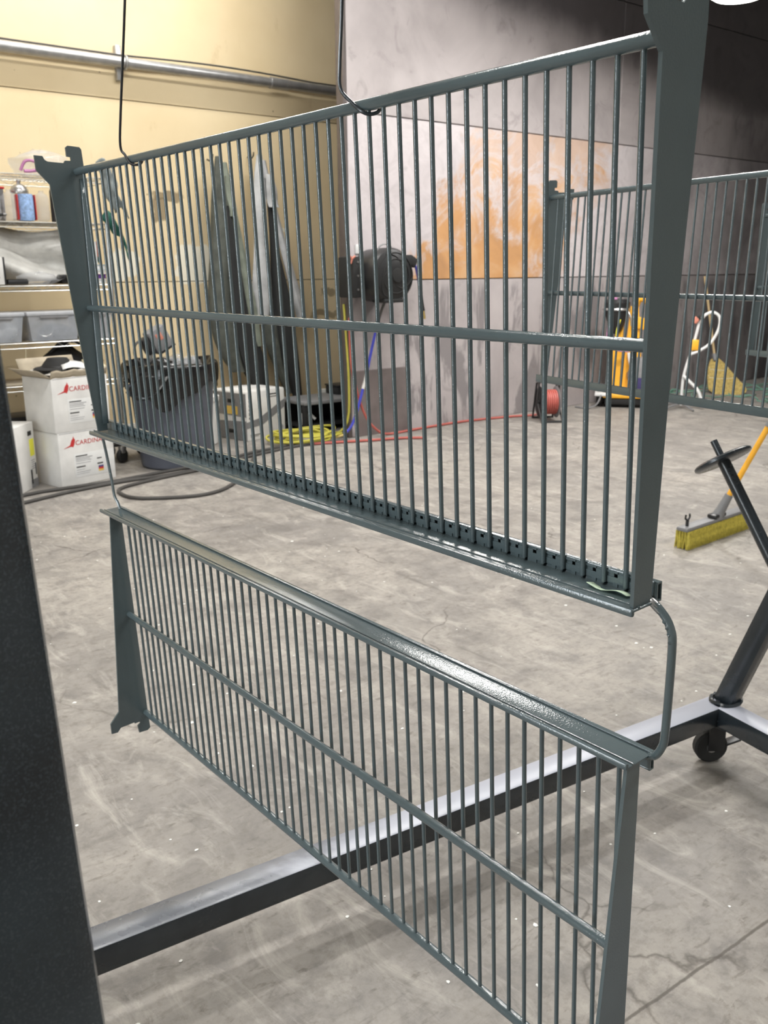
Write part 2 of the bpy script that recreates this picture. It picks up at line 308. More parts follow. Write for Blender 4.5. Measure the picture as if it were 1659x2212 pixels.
# ------------------------------------------------------------------ mesh helpers
class MB:
    def __init__(s): s.v = []; s.f = []
    def add(s, vs, fs):
        n = len(s.v); s.v += [tuple(p) for p in vs]; s.f += [tuple(i+n for i in f) for f in fs]; return s
    def box(s, c, d, R=None):
        hx, hy, hz = d[0]/2, d[1]/2, d[2]/2
        vs = [Vector((x, y, z)) for x in (-hx, hx) for y in (-hy, hy) for z in (-hz, hz)]
        if R is not None: vs = [R @ p for p in vs]
        c = Vector(c)
        return s.add([p+c for p in vs], [(0, 1, 3, 2), (4, 6, 7, 5), (0, 4, 5, 1), (2, 3, 7, 6), (0, 2, 6, 4), (1, 5, 7, 3)])
    def rbox(s, c, d, r=.005, R=None, seg=2):
        bm = bmesh.new(); bmesh.ops.create_cube(bm, size=1.0)
        bmesh.ops.scale(bm, vec=Vector(d), verts=bm.verts)
        bmesh.ops.bevel(bm, geom=bm.edges[:], offset=min(r, min(d)*.45), segments=seg, affect='EDGES', profile=.5)
        bm.verts.index_update(); c = Vector(c)
        vs = [((R @ p.co) if R is not None else p.co)+c for p in bm.verts]
        fs = [[q.index for q in f.verts] for f in bm.faces]; bm.free()
        return s.add(vs, fs)
    def bar(s, a, b, w, h, r=.004, roll=0.0, upv=(0, 0, 1)):
        a, b = Vector(a), Vector(b); z = (b-a).normalized(); uu = Vector(upv)
        x = uu.cross(z)
        if x.length < 1e-4: x = Vector((1, 0, 0)).cross(z)
        x.normalize(); y = z.cross(x)
        R = Matrix((x, y, z)).transposed() @ Matrix.Rotation(roll, 3, 'Z')
        return s.rbox((a+b)/2, (w, h, (b-a).length), r, R)
    def tube(s, pts, r, n=8, closed=False, caps=True):
        pts = [Vector(p) for p in pts]; N = len(pts); rr = r if isinstance(r, (list, tuple)) else [r]*N
        vs = []; fs = []; prev = None
        for i, p in enumerate(pts):
            if closed: t = pts[(i+1) % N]-pts[i-1]
            else: t = pts[min(i+1, N-1)]-pts[max(i-1, 0)]
            t.normalize()
            if prev is None:
                a = Vector((0, 0, 1)) if abs(t.z) < .9 else Vector((1, 0, 0))
                x = a.cross(t).normalized()
            else:
                x = prev-t*prev.dot(t)
                x = x.normalized() if x.length > 1e-6 else prev
            prev = x; y = t.cross(x)
            vs += [p+rr[i]*(math.cos(2*PI*k/n)*x+math.sin(2*PI*k/n)*y) for k in range(n)]
        for i in range(N if closed else N-1):
            j = (i+1) % N
            fs += [(i*n+k, i*n+(k+1) % n, j*n+(k+1) % n, j*n+k) for k in range(n)]
        if caps and not closed: fs += [tuple(range(n))[::-1], tuple((N-1)*n+k for k in range(n))]
        return s.add(vs, fs)
    def lathe(s, prof, n=24, c=(0, 0, 0), R=None, caps=True):
        c = Vector(c); vs = []; fs = []
        for (r, z) in prof:
            for k in range(n):
                p = Vector((r*math.cos(2*PI*k/n), r*math.sin(2*PI*k/n), z))
                vs.append((R @ p if R is not None else p)+c)
        for i in range(len(prof)-1):
            fs += [(i*n+k, i*n+(k+1) % n, (i+1)*n+(k+1) % n, (i+1)*n+k) for k in range(n)]
        if caps: fs += [tuple(range(n))[::-1], tuple((len(prof)-1)*n+k for k in range(n))]
        return s.add(vs, fs)
    def prism(s, poly, t0, t1, fn):
        n = len(poly)
        vs = [fn(a, b, t0) for a, b in poly]+[fn(a, b, t1) for a, b in poly]
        fs = [tuple(range(n))[::-1], tuple(range(n, 2*n))]+[(i, (i+1) % n, n+(i+1) % n, n+i) for i in range(n)]
        return s.add(vs, fs)
    def grid(s, fn, nu, nv, wrap=False):
        vs = [fn(i/nu, j/nv) for j in range(nv+1) for i in range(nu if wrap else nu+1)]
        w = nu if wrap else nu+1; fs = []
        for j in range(nv):
            for i in range(nu):
                i2 = (i+1) % w if wrap else i+1
                fs.append((j*w+i, j*w+i2, (j+1)*w+i2, (j+1)*w+i))
        return s.add(vs, fs)
    def mesh(s, name, mat, off=(0, 0, 0), smooth=40):
        me = bpy.data.meshes.new(name); o = Vector(off)
        me.from_pydata([tuple(Vector(p)-o) for p in s.v], [], s.f)
        bm = bmesh.new(); bm.from_mesh(me); bmesh.ops.recalc_face_normals(bm, faces=bm.faces); bm.to_mesh(me); bm.free()
        me.materials.append(mat)
        if smooth:
            me.polygons.foreach_set('use_smooth', [True]*len(me.polygons)); me.set_sharp_from_angle(angle=math.radians(smooth))
        return me
    def build(s, name, mat, parent=None, smooth=40, local=False, label=None, solid=0):
        off = (0, 0, 0)
        if parent is not None and not local:
            r = parent
            while r.parent: r = r.parent
            off = r.location
        o = bpy.data.objects.new(name, s.mesh(name, mat, off, smooth)); COL.objects.link(o)
        if parent is not None: o.parent = parent
        if label: o['label'] = label
        if solid:
            md = o.modifiers.new('thickness', 'SOLIDIFY'); md.thickness = solid
        return o
def tag(o, label=None, cat=None, group=None, kind=None):
    if label: o['label'] = label
    if cat: o['category'] = cat
    if group: o['group'] = group
    if kind: o['kind'] = kind
    return o
def thing(name, label, cat, loc=(0, 0, 0), group=None, rz=0.0):
    o = bpy.data.objects.new(name, None); COL.objects.link(o); o.empty_display_size = .1
    o.location = loc; o.rotation_euler = (0, 0, rz)
    return tag(o, label, cat, group)
def place(me, name, parent, loc=(0, 0, 0)):
    o = bpy.data.objects.new(name, me); COL.objects.link(o); o.parent = parent; o.location = loc; return o
def RZ(a): return Matrix.Rotation(a, 3, 'Z')
def smoothpath(pts, k=6):
    pts = [Vector(p) for p in pts]; out = []
    for i in range(len(pts)-1):
        p0, p1, p2, p3 = pts[max(i-1, 0)], pts[i], pts[i+1], pts[min(i+2, len(pts)-1)]
        for j in range(k):
            t = j/k
            out.append(.5*((2*p1)+(p2-p0)*t+(2*p0-5*p1+4*p2-p3)*t*t+(-p0+3*p1-3*p2+p3)*t**3))
    out.append(pts[-1]); return out

# ------------------------------------------------------------------ the setting
X0, X1, Y0, Y1, ZC = -4.0, 13.0, -4.0, 6.98, 4.60
fl = MB().box(((X0+X1)/2, (Y0+Y1)/2, -.05), (X1-X0, Y1-Y0, .10)).build('floor', M_FLOOR, smooth=0); tag(fl, 'worn grey concrete floor with streaks and hairline cracks', kind='structure')
ce = MB().box(((X0+X1)/2, (Y0+Y1)/2, ZC+.05), (X1-X0, Y1-Y0, .10)).build('ceiling', M_CEIL, smooth=0); tag(ce, 'pale workshop ceiling', kind='structure')
for nm, c, d in (('wall_right', (X1+.05, (Y0+Y1)/2, ZC/2), (.1, Y1-Y0, ZC)), ('wall_front', ((X0+X1)/2, Y0-.05, ZC/2), (X1-X0, .1, ZC))):
    tag(MB().box(c, d).build(nm, M_SIDE, smooth=0), 'cream workshop wall', kind='structure')
wl = MB()
for (a, c, z0, z1) in ((Y0, DY0, 0, ZC), (DY1, Y1, 0, ZC), (DY0, DY1, DH, ZC)): wl.box((X0-.05, (a+c)/2, (z0+z1)/2), (.1, c-a, z1-z0))
tag(wl.build('wall_left', M_SIDE, smooth=0), 'workshop wall with an open roll-up door', kind='structure')
df = MB()
for (a, c, z0, z1) in ((DY0-.04, DY0+.04, 0, DH), (DY1-.04, DY1+.04, 0, DH), (DY0-.04, DY1+.04, DH-.02, DH+.25)): df.rbox((X0+.03, (a+c)/2, (z0+z1)/2), (.12, c-a, z1-z0), .006)
tag(df.build('door_1', M_CONDUIT), 'steel frame and coil box of the open roll-up door', kind='structure')
tag(MB().box((X0-3.1, (DY0+DY1)/2, -.05), (6.2, 14, .10)).build('ground', M_CURB, smooth=0), 'pale concrete apron outside the roll-up door', kind='structure')
wb = MB().box(((X0+X1)/2, 6.96, ZC/2), (X1-X0, .08, ZC)).build('wall_back', M_BLACKM, smooth=0)
tag(wb, 'cream drywall in sheets with open joints behind the shelving', kind='structure')
rows = [(.14, 1.224), (1.230, 2.528), (2.534, ZC)]
for z0, z1 in rows:
    for a, c in ((X0, .1), (.1, 7.2), (7.2, X1)):
        MB().rbox(((a+c)/2, 6.91, (z0+z1)/2), (c-a-.002, .026, z1-z0), .002, seg=1).build('drywall_panel', M_WALL, wb, smooth=0)
cu = MB().rbox(((X0+X1)/2, 6.89, .07), (X1-X0, .06, .14), .006).build('baseboard_back', M_CURB); tag(cu, 'pale concrete curb along the foot of the cream wall', kind='structure')
# booth wall of steel sheets
bw = MB().box(((4.36+X1)/2, 5.905, ZC/2), (X1-4.36, .05, ZC)).build('wall_booth', M_TRIM, smooth=0)
tag(bw, 'booth wall of stained and rusty steel sheets', kind='structure')
for (xa, xb) in ((4.372, 7.575), (7.58, 10.4), (10.405, X1)):
    for (z0, z1) in ((0.0, 1.222), (1.227, 2.438), (2.443, 3.66), (3.665, ZC)):
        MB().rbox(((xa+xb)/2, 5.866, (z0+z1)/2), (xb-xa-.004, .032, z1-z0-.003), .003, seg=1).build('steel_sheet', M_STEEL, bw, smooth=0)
M_SHEEN = simple('bare_steel_patch', (.24, .205, .20, 1), .38, .5, var=.2, nscale=3)
MB().rbox((4.69, 5.847, .265), (.56, .006, .53), .002, seg=1).build('patch_sheet', M_SHEEN, bw, smooth=0, label='brownish bare steel patch low on the booth wall')
MB().rbox((4.352, 5.89, ZC/2), (.030, .09, ZC), .004).build('trim_1', M_TRIM); tag(bpy.data.objects['trim_1'], 'brown steel edge trim at the end of the booth wall', kind='structure')
wp = MB().rbox((4.452, 5.845, 1.46), (.05, .012, .07), .003).build('wall_plate', M_WHITE); tag(wp, 'small white plate on the steel wall above the hose reel', 'plate')

# conduit
t = thing('conduit_pipe', 'large galvanised conduit pipe running along the cream wall', 'pipe', (3.07, 6.82, 2.77))
MB().tube([(X0+.05, 6.82, 2.765), (9.0, 6.82, 2.775)], .0375, 20).build('pipe', M_CONDUIT, t)
MB().tube([(4.33, 6.82, 2.771), (4.50, 6.82, 2.771)], .0435, 20).build('coupling', M_CONDUIT, t)
MB().rbox((3.07, 6.875, 2.772), (.042, .04, .235), .003).build('strut', M_CONDUIT, t)
MB().tube([(3.10, 6.82+.046*math.cos(a), 2.771+.046*math.sin(a)) for a in [i*2*PI/20 for i in range(20)]], .008, 6, closed=True).build('clamp', M_CONDUIT, t)
cbl = []
for i in range(60):
    x = 1.0+i*.13
    cbl.append((x, 6.85, 2.822+.022*max(0, math.sin(x*1.9+.4))))
tag(MB().tube(cbl, .007, 6).build('thin_cable', M_CABLE), 'thin dark cable riding on top of the conduit', 'cable')

# ceiling lamps
for i, (x, y, z, p) in enumerate(STRIPS):
    t = thing('strip_lamp', ['long ceiling strip lamp nearest the shelving wall', 'long ceiling strip lamp over the middle of the shop', 'long ceiling strip lamp behind the camera on the left', 'long ceiling strip lamp behind the camera on the right', 'long ceiling strip lamp in front of the booth'][i], 'lamp', (x, y, z))
    MB().rbox((x, y, z), (2.4, .22, .08), .01).build('housing', M_WHITE, t)
    for k in (-.55, .55): MB().tube([(x+k, y, z+.04), (x+k, y, ZC)], .006, 6).build('hanger', M_CONDUIT, t)
for i, (x, y, z, p) in enumerate(BAYS):
    t = thing('bay_lamp', 'round glowing lamp hanging in the booth', 'lamp', (x, y, z))
    MB().lathe([(.02, .16), (.09, .15), (.13, .06), (.215, .02), (.215, -.03), (.205, -.03)], 32, (x, y, z)).build('hood', M_CONDUIT, t)
    MB().lathe([(.20, -.025), (.20, -.045), (.16, -.07), (.09, -.085), (.01, -.09)], 32, (x, y, z)).build('diffuser', M_LAMP, t)
    MB().tube([(x, y, z+.15), (x, y, ZC)], .008, 6).build('hanger', M_CONDUIT, t)

# ------------------------------------------------------------------ rolling rack
rk = thing('rolling_rack', 'charcoal rolling A-frame rack on casters carrying the painted panels', 'rack', (2.11, 1.197, 0))
MB().bar((2.141, 1.199, .1445), (-.55, 1.502, .1445), .066, .056, .006).build('base_tube', M_RACKD, rk)
MB().bar((2.110, 1.198, .1445), (1.86, -.02, .1445), .066, .056, .006).build('base_tube', M_RACKD, rk)
LEGTOP = (2.12, .488, 2.16)
MB().bar((2.128, 1.190, .165), LEGTOP, .058, .058, .016).build('leg', M_RACK, rk)
weld = [(2.128+.040*math.cos(a)*(1+.1*random.random()), 1.188+.036*math.sin(a), .174+.005*random.random()) for a in [i*2*PI/26 for i in range(26)]]
MB().tube(weld, .006, 6, closed=True).build('weld_bead', M_RACK, rk)
MB().tube([(2.096, 1.164, z) for z in [.118+.006*i for i in range(10)]], [.0035+.002*random.random() for i in range(10)], 6).build('weld_bead', M_RACK, rk)
# near left leg beside the camera
LB, LT = Vector((.116, .384, .17)), Vector((.116, .667, 2.16))
MB().bar(LB, LT, .072, .072, .014).build('leg', M_RACKLIT, rk)
MB().bar((.112, .40, .1445), (1.86, -.02, .1445), .056, .056, .007).build('base_tube', M_RACKD, rk)
MB().bar((3.2, .44, 2.16), (.06, .67, 2.16), .05, .05, .006).build('ridge_beam', M_RACK, rk)
MB().bar((.634, .30, 2.12), (.634, 1.70, 2.12), .03, .03, .004).build('cross_bar', M_RACK, rk)
MB().bar((1.66, .30, 2.12), (1.82, 1.35, 2.12), .03, .03, .004).build('cross_bar', M_RACK, rk)
MB().bar((2.85, .30, 2.12), (2.99, 1.15, 2.12), .03, .03, .004).build('cross_bar', M_RACK, rk)
# arm with a round disc and stub
def caster(parent, x, y, a):
    R = RZ(a)
    cs = MB().rbox((x, y, .112), (.06, .06, .010), .003)
    for sgn in (-1, 1): cs.rbox(Vector((x, y, .075))+R @ Vector((.012, sgn*.019, 0)), (.045, .005, .075), .002, R)
    c = cs.build('caster', M_BLACK, parent)
    RW = R @ Matrix.Rotation(PI/2, 3, 'X')
    w = Vector((x, y, .045))+R @ Vector((.022, 0, 0))
    MB().lathe([(.012, -.014), (.040, -.014), (.045, -.009), (.045, .009), (.040, .014), (.012, .014)], 24, w, RW).build('wheel', M_RUBBER, c)
    MB().lathe([(.014, -.0155), (.014, .0155)], 12, w, RW).build('hub', M_TIN, c)
    MB().rbox(w+R @ Vector((-.055, .0, .012)), (.05, .03, .006), .002, R @ Matrix.Rotation(.35, 3, 'Y')).build('brake_lever', M_BLACK, c)
caster(rk, 2.112, 1.19, 2.5); caster(rk, 1.86, -.02, 1.0); caster(rk, .112, .40, .4); caster(rk, -.52, 1.49, 2.0)
ARM0, ARM1 = Vector((2.105, 1.05, .54)), Vector((2.100, 1.242, .828))

# ------------------------------------------------------------------ painted wire panels
PITCHB = .0254; LEN = 1.226
BAR_N = 47
UL = [(.072, -.026), (.058, -.025), (.055, -.019), (.050, -.016), (.022, -.014), (.019, -.018), (.008, -.018), (.008, -.024), (.015, -.025), (.015, -.040), (.011, -.043), (-.010, -.041), (-.013, -.037), (-.014, 0.0), (-.005, .218), (.004, .466), (.023, .466), (.036, .28), (.051, .031), (.051, .022), (.072, -.002)]
UR = [(.041, -.034), (.028, -.033), (.025, -.027), (.021, -.024), (-.006, -.022), (-.010, -.026), (-.020, -.026), (-.020, -.032), (-.013, -.033), (-.013, -.048), (-.017, -.051), (-.036, -.049), (-.039, -.045), (-.039, -.015), (-.036, .019), (-.009, .283), (.004, .466), (.030, .466), (.019, .014), (.039, -.010)]
LL = [(.0215, 0.0), (-.0005, 0.0), (-.004, .440), (-.005, .480), (.001, .484), (.0195, .483), (.0213, .467), (.0142, .462), (.0165, .459), (.0269, .459), (.0278, .456), (.0577, .457), (.0651, .465), (.0778, .464), (.0774, .442), (.057, .421)]
LR = [(.0300, 0.0), (.0108, 0.0), (.019, .310), (.018, .480), (.022, .484), (.040, .483), (.041, .467), (.036, .462), (.060, .457), (.080, .457), (.088, .465), (.100, .464), (.100, .442), (.081, .421), (.062, .282)]
bar_mesh = {}
def grid_panel(label, mat4, flip, polyA, polyB, group=None, holes=True):
    root = thing('wire_divider', label, 'wire divider', group=group); root.matrix_world = mat4
    f = (lambda v: (.466-v)*.95) if flip else (lambda v: v)
    P = lambda w, u, v: Vector((w, u, -v))
    H = abs(f(.462)-f(0))
    MB().tube([P(0, -.004, f(0)), P(0, LEN+.002, f(0))], .0066, 16).build('top_rail' if not flip else 'bottom_rail', M_PAINT, root, local=True)
    MB().tube([P(.0085, -.002, f(.237)), P(.0225 if flip else .0085, LEN, f(.237))], .0060, 16).build('middle_rail', M_PAINT, root, local=True)
    if flip not in bar_mesh:
        bar_mesh[flip] = MB().tube([(0, 0, -f(.003)), (0, 0, -f(.236)), (0, 0, -f(.463))], .0026, 10).mesh('bar', M_PAINT)
    for k in range(BAR_N):
        place(bar_mesh[flip], 'bar', root, (0, 1.199-k*PITCHB, 0))
    for nm, poly, u0, u1 in (('end_bracket', polyA, -.004, 0.0), ('end_bracket', polyB, LEN, LEN+.004)):
        b = MB().prism(poly, u0, u1, lambda w, v, u: P(w, u, v)).build(nm, M_PAINT, root, local=True, smooth=20)
        if not flip and poly is UL:
            fb = MB().grid(lambda a, t: P((-.004+.016*t)*(1-a)+(-.0135+.017*t)*a, .0005+.006*math.sin(a*PI*.5), .012+.44*t), 6, 12)
            fb.build('folded_edge', M_PAINT, b, local=True, solid=.0015)
    # channel: ledge with lip, hollow box behind, perforated web
    e0, e1 = -.020, LEN+.006
    def slab(mb, w0, w1, v0, v1, r=.001):
        a, c = f(v0), f(v1)
        mb.rbox(P((w0+w1)/2, (e0+e1)/2, (a+c)/2), (abs(w1-w0), e1-e0, abs(c-a)), r)
    ch = MB(); slab(ch, -.0095, .0335, .4665, .4690)
    c = ch.build('channel_ledge', M_PAINT, root, local=True)
    lip = MB(); slab(lip, .0295, .0345, .4655, .4735, .0022); lip.build('front_lip', M_PAINT, c, local=True)
    bd = MB(); bd.tube([P(.0235, e0, f(.4663 if not flip else .4692)), P(.0235, e1, f(.4663 if not flip else .4692))], .0011, 6); bd.build('bead', M_PAINT, c, local=True)
    if flip:
        rd = MB(); slab(rd, -.0095, -.0040, .4688, .4712, .0009); rd.build('ridge', M_PAINT, c, local=True)
    bx = MB(); slab(bx, -.0095, -.0028, .4495, .4517, .0008); slab(bx, -.0095, -.0077, .4495, .4690, .0008)
    bx.build('box_channel', M_PAINT, root, local=True)
    if holes:
        us = [e0]
        for k in range(BAR_N-1, -1, -1):
            ub = 1.199-k*PITCHB
            us += [ub-.0024, ub+.0024, ub+.0095, ub+.0145]
        us.append(e1)
        vs = [.4512, .4530, .4568, .4630, .4668]
        mb = MB()
        for i in range(len(us)-1):
            kind = (i-1) % 4 if 0 < i < len(us)-1 else None   # 0: under a bar, 2: between bars
            for j in range(4):
                if kind == 2 and j == 1: continue
                if kind == 0 and j == 3: continue
                a0, a1 = us[i], us[i+1]; b0, b1 = f(vs[j]), f(vs[j+1])
                mb.add([P(-.0032, a0, b0), P(-.0032, a1, b0), P(-.0032, a1, b1), P(-.0032, a0, b1)], [(0, 1, 2, 3)])
        mb.build('perforated_web', M_PAINT, root, local=True, smooth=0, solid=.0012)
    return root
th = math.atan(.044)
ex = Vector((-math.cos(th), 0, -math.sin(th))); dn = Vector((math.sin(th), 0, -math.cos(th)))
def frame(o, x, y, z):
    mm = Matrix((x, y, z)).transposed().to_4x4(); mm.translation = o; return mm
O0 = Vector((.662, 1.69, 1.474))
grid_panel('freshly painted grey-green wire panel hanging on two wire hooks in the foreground', frame(O0, ex, Vector((0, -1, 0)), -dn), False, UL, UR)
grid_panel('grey-green wire panel hanging upside down below the foreground one', frame(O0+dn*.628, ex, Vector((0, -1, 0)), -dn), True, LL, LR)
# background panels are turned the other way round (brackets point right)
az = math.radians(9.85)
def back_panel(far, lean, label):
    d = Vector((math.sin(az), math.cos(az), 0)); s = Vector((math.cos(az), -math.sin(az), 0))
    zz = (Vector((0, 0, 1))-lean*s); zz.normalize(); xx = d.cross(zz).normalized(); zz = xx.cross(d)
    return grid_panel(label, frame(Vector(far)-d*LEN, xx, d, zz), False, UL, UL, holes=False)
back_panel((1.890, 1.659, 1.477), -.038, 'grey-green wire panel hanging behind the foreground one, in front of the yellow machine')
back_panel((3.072, 1.742, 1.470), -.038, 'wire panel at the right edge, only its far bottom corner in view')

# hooks and rods
def LP(y, v, w=0.0): return Vector((O0.x, y, O0.z))+ex*w+dn*v
def hang_wire(label, pts):
    tag(MB().tube(smoothpath(pts, 5), .0021, 8).build('hanger_wire', M_BLACK if 'left' in label else M_RACK), label, 'wire', 'wire hooks holding the top panel')
hang_wire('thin black wire hook holding up the left end of the top panel', [LP(1.262, -.637), LP(1.347, -.40, .004), LP(1.403, -.215, .008), LP(1.452, -.07, .012), LP(1.466, -.020, .013), LP(1.460, -.006, .0095), LP(1.453, .006, .0065), LP(1.447, .0095, .000), LP(1.440, .008, -.006), LP(1.436, .001, -.009)])
hang_wire('thin dark wire hook holding up the middle of the top panel', [LP(.832, -.637), LP(.862, -.25, .006), LP(.872, -.107, .010), LP(.879, -.045, .012), LP(.8785, -.020, .013), LP(.864, -.004, .0095), LP(.850, .007, .0062), LP(.844, .0098, 0), LP(.838, .008, -.006), LP(.834, .001, -.009)])
def bw_wire(u, label):
    d = Vector((math.sin(az), math.cos(az), 0)); b = Vector((1.890, 1.659, 1.477))-d*u
    tag(MB().tube([b+Vector((-.006, 0, -.009)), b+Vector((-.012, 0, .02)), (b.x-.03, b.y, 2.11)], .002, 8).build('hanger_wire', M_BLACK), label, 'wire')
bw_wire(.42, 'wire hook of the second panel, hidden behind the near bracket')
rod = MB().tube(smoothpath([LP(.500, .470, .006), LP(.470, .467, .004), LP(.461, .467, .002), LP(.448, .478), LP(.4405, .490), LP(.4385, .505), LP(.4395, .55), LP(.4415, .597), LP(.4440, .610), LP(.4500, .621), LP(.459, .628, -.004), LP(.475, .634, -.008), LP(.50, .636, -.008)], 6), .0040, 10).build('connecting_rod', M_PAINT)
tag(rod, 'bent painted rod joining the two panels at their near end', 'rod')
MB().tube(smoothpath([LP(.466, .4672, .0025), LP(.461, .467, .002), LP(.4515, .475, .0)], 4), .0043, 10).build('bare_end', M_BAREROD, rod)
for (y, v) in ((.4455, .482), (.4425, .487), (.440, .493), (.439, .500)):
    MB().rbox(LP(y, v, .0025), (.004, .004, .005), .0015, Euler((random.random(), random.random(), random.random())).to_matrix()).build('paint_flake', M_PAINT, rod)
rod = MB().tube(smoothpath([LP(1.66, .474, .012), LP(1.700, .474, .012), LP(1.7165, .482, .006), LP(1.7185, .518, .002), LP(1.714, .57, .0), LP(1.710, .601), LP(1.703, .614, -.002), LP(1.697, .624, -.002), LP(1.69, .632, -.002)], 6), .0028, 8).build('connecting_rod', M_PAINT)
tag(rod, 'thin painted rod joining the two panels at their far end', 'rod')
tp = MB().grid(lambda a, b: LP(.478+.046*a, .4655-.002*math.sin(a*7)-.003*b, .006+.010*b), 8, 2).build('tape_scrap', M_TAPE, solid=.0006)
tag(tp, 'scrap of pale green tape stuck in the near corner of the top panel', 'tape')

# arm, disc and stub (part of the rack)
arm = MB().tube([ARM0, ARM1], .016, 14).build('arm', M_RACK, rk)
ad = (ARM1-ARM0).normalized()
def axisR(z):
    z = z.normalized(); x = Vector((0, 0, 1)).cross(z)
    if x.length < 1e-4: x = Vector((1, 0, 0))
    x.normalize(); y = z.cross(x); return Matrix((x, y, z)).transposed()
RD = axisR(ad)
MB().lathe([(.012, -.006), (.068, -.006), (.074, -.002), (.074, .004), (.068, .008), (.012, .008)], 36, ARM1, RD).build('disc', M_RACK, arm)
MB().tube([ARM1, ARM1+ad*.055], .009, 12).build('stub', M_RACK, arm)

# ------------------------------------------------------------------ wire shelving and what stands on it
SX0, SX1, SY0, SY1 = 1.36, 2.60, 6.20, 6.66
t = thing('wire_shelving', 'chrome wire shelving unit against the cream wall', 'shelving', (1.98, 6.43, 0))
for x in (SX0, SX1):
    for y in (SY0, SY1):
        p = MB().tube([(x, y, .02), (x, y, 1.98)], .0125, 12).build('post', M_CHROME, t)
        MB().lathe([(.016, 0), (.018, .012), (.013, .022)], 12, (x, y, 0)).build('foot', M_BLACK, p)
SHELF = [.20, .58, .857, 1.22, 1.615, 1.905]
sm = MB()
for y in (SY0, SY1):
    for dz in (0, -.032): sm.tube([(SX0, y, dz), (SX1, y, dz)], .0036, 6)
    n = 24
    sm.tube([(SX0+(SX1-SX0)*i/n, y, -.032*(i % 2)) for i in range(n+1)], .002, 5)
for x in (SX0, SX1):
    for dz in (0, -.032): sm.tube([(x, SY0, dz), (x, SY1, dz)], .0036, 6)
for i in range(1, 3):
    y = SY0+(SY1-SY0)*i/3; sm.tube([(SX0, y, -.004), (SX1, y, -.004)], .003, 5)
for i in range(1, 48):
    x = SX0+(SX1-SX0)*i/48; sm.tube([(x, SY0, .002), (x, SY1, .002)], .0017, 4)
sh_me = sm.mesh('shelf', M_CHROME, (1.98, 6.43, 0))
for z in SHELF: place(sh_me, 'shelf', t, (0, 0, z))

for z, lab in ((SHELF[2], 'fourth'), (SHELF[3], 'third'), (SHELF[4], 'second'), (SHELF[1], 'fifth')):  # sheets added to shade the gaps below the shelves
    ln = MB().grid(lambda a, c: Vector((SX0+.03+(SX1-SX0-.06)*a, SY0+.05+(SY1-SY0-.07)*c, z+.0052+.0012*math.sin(a*17+z*9)*math.sin(c*5))), 24, 4).build('shade_liner', M_CARTON_IN, smooth=60, solid=-.0025)
    tag(ln, 'added cardboard sheet shading the space below the '+lab+' wire shelf from the top', 'liner', 'added cardboard shade liners')
def blob(name, mat, c, r, label, cat, seed=0, amp=.25, group=None, flat=.0, n=20):
    rnd = random.Random(seed); ph = [rnd.uniform(0, 6.28) for _ in range(8)]
    def fn(a, b):
        th_, p = a*2*PI, b*PI
        k = 1+amp*(math.sin(3*th_+ph[0]+2*p)*.5+math.sin(5*th_+ph[1]-3*p)*.3+math.sin(7*p+ph[2]+th_)*.35+math.sin(11*th_+5*p+ph[3])*.16)
        z = math.cos(p)
        return Vector((c[0]+r[0]*k*math.sin(p)*math.cos(th_), c[1]+r[1]*k*math.sin(p)*math.sin(th_), max(c[2]+r[2]*k*z, c[2]-r[2]*(1-flat))))
    return tag(MB().grid(fn, n, n//2, wrap=True).build(name, mat, smooth=60), label, cat, group)
# top shelf
zb = SHELF[5]+.005
pb = blob('plastic_bag', M_FILM, (2.27, 6.40, zb+.075), (.19, .14, .085), 'crumpled clear plastic bag on the top wire shelf', 'bag', 3, .18, flat=.1)
MB().tube(smoothpath([(2.08, 6.24, zb+.02), (2.11, 6.235, zb+.075), (2.16, 6.23, zb+.08), (2.21, 6.232, zb+.05), (2.15, 6.23, zb+.02), (2.10, 6.235, zb+.018), (2.20, 6.232, zb+.028), (2.28, 6.232, zb+.075)], 5), .010, 6).build('drawstring', M_PINK, pb, label='magenta drawstring')
# second shelf
zb = SHELF[4]+.0105
b = thing('bottle_pack', 'shrink-wrapped pack of clear bottles with a blue label', 'bottle pack', (2.07, 6.29, zb))
for k in range(5):
    x = 1.80+k*.103
    if k == 3: continue
    MB().lathe([(.030, 0), (.044, .012), (.046, .06), (.042, .075), (.046, .09), (.045, .14), (.035, .165), (.016, .178), (.016, .19)], 14, (x, 6.29, zb)).build('bottle', M_FILM, b)
MB().lathe([(.047, .002), (.052, .02), (.052, .145), (.047, .165)], 16, (1.80+3*.103-.01, 6.275, zb)).build('label_wrap', M_BLUEL, b, label='pale blue printed label')
for dx in (-.056, .056): MB().rbox((1.80+3*.103-.01+dx, 6.268, zb+.084), (.006, .05, .155), .002).build('label_edge', M_RED, b)
b = thing('lidded_jar', 'small jar with a shiny knobbed silver lid behind the bottle pack', 'jar', (2.12, 6.43, zb))
MB().lathe([(.05, 0), (.055, .01), (.055, .17), (.05, .19)], 18, (2.12, 6.43, zb)).build('glass', M_FILM, b)
MB().lathe([(.058, .18), (.058, .20), (.045, .225), (.012, .24), (.012, .25), (.016, .258), (.010, .268)], 18, (2.12, 6.43, zb)).build('lid', M_TIN, b)
b = thing('spray_can', 'black aerosol can with a yellow and purple print on the second shelf', 'can', (2.305, 6.30, zb))
MB().lathe([(.032, 0), (.034, .006), (.034, .19), (.026, .21)], 18, (2.305, 6.30, zb)).build('body', M_BLACK, b)
MB().lathe([(.027, .205), (.027, .22), (.016, .228)], 18, (2.305, 6.30, zb)).build('collar', M_TIN, b)
MB().lathe([(.019, .226), (.019, .26), (.012, .265)], 14, (2.305, 6.30, zb)).build('cap', M_BLACK, b)
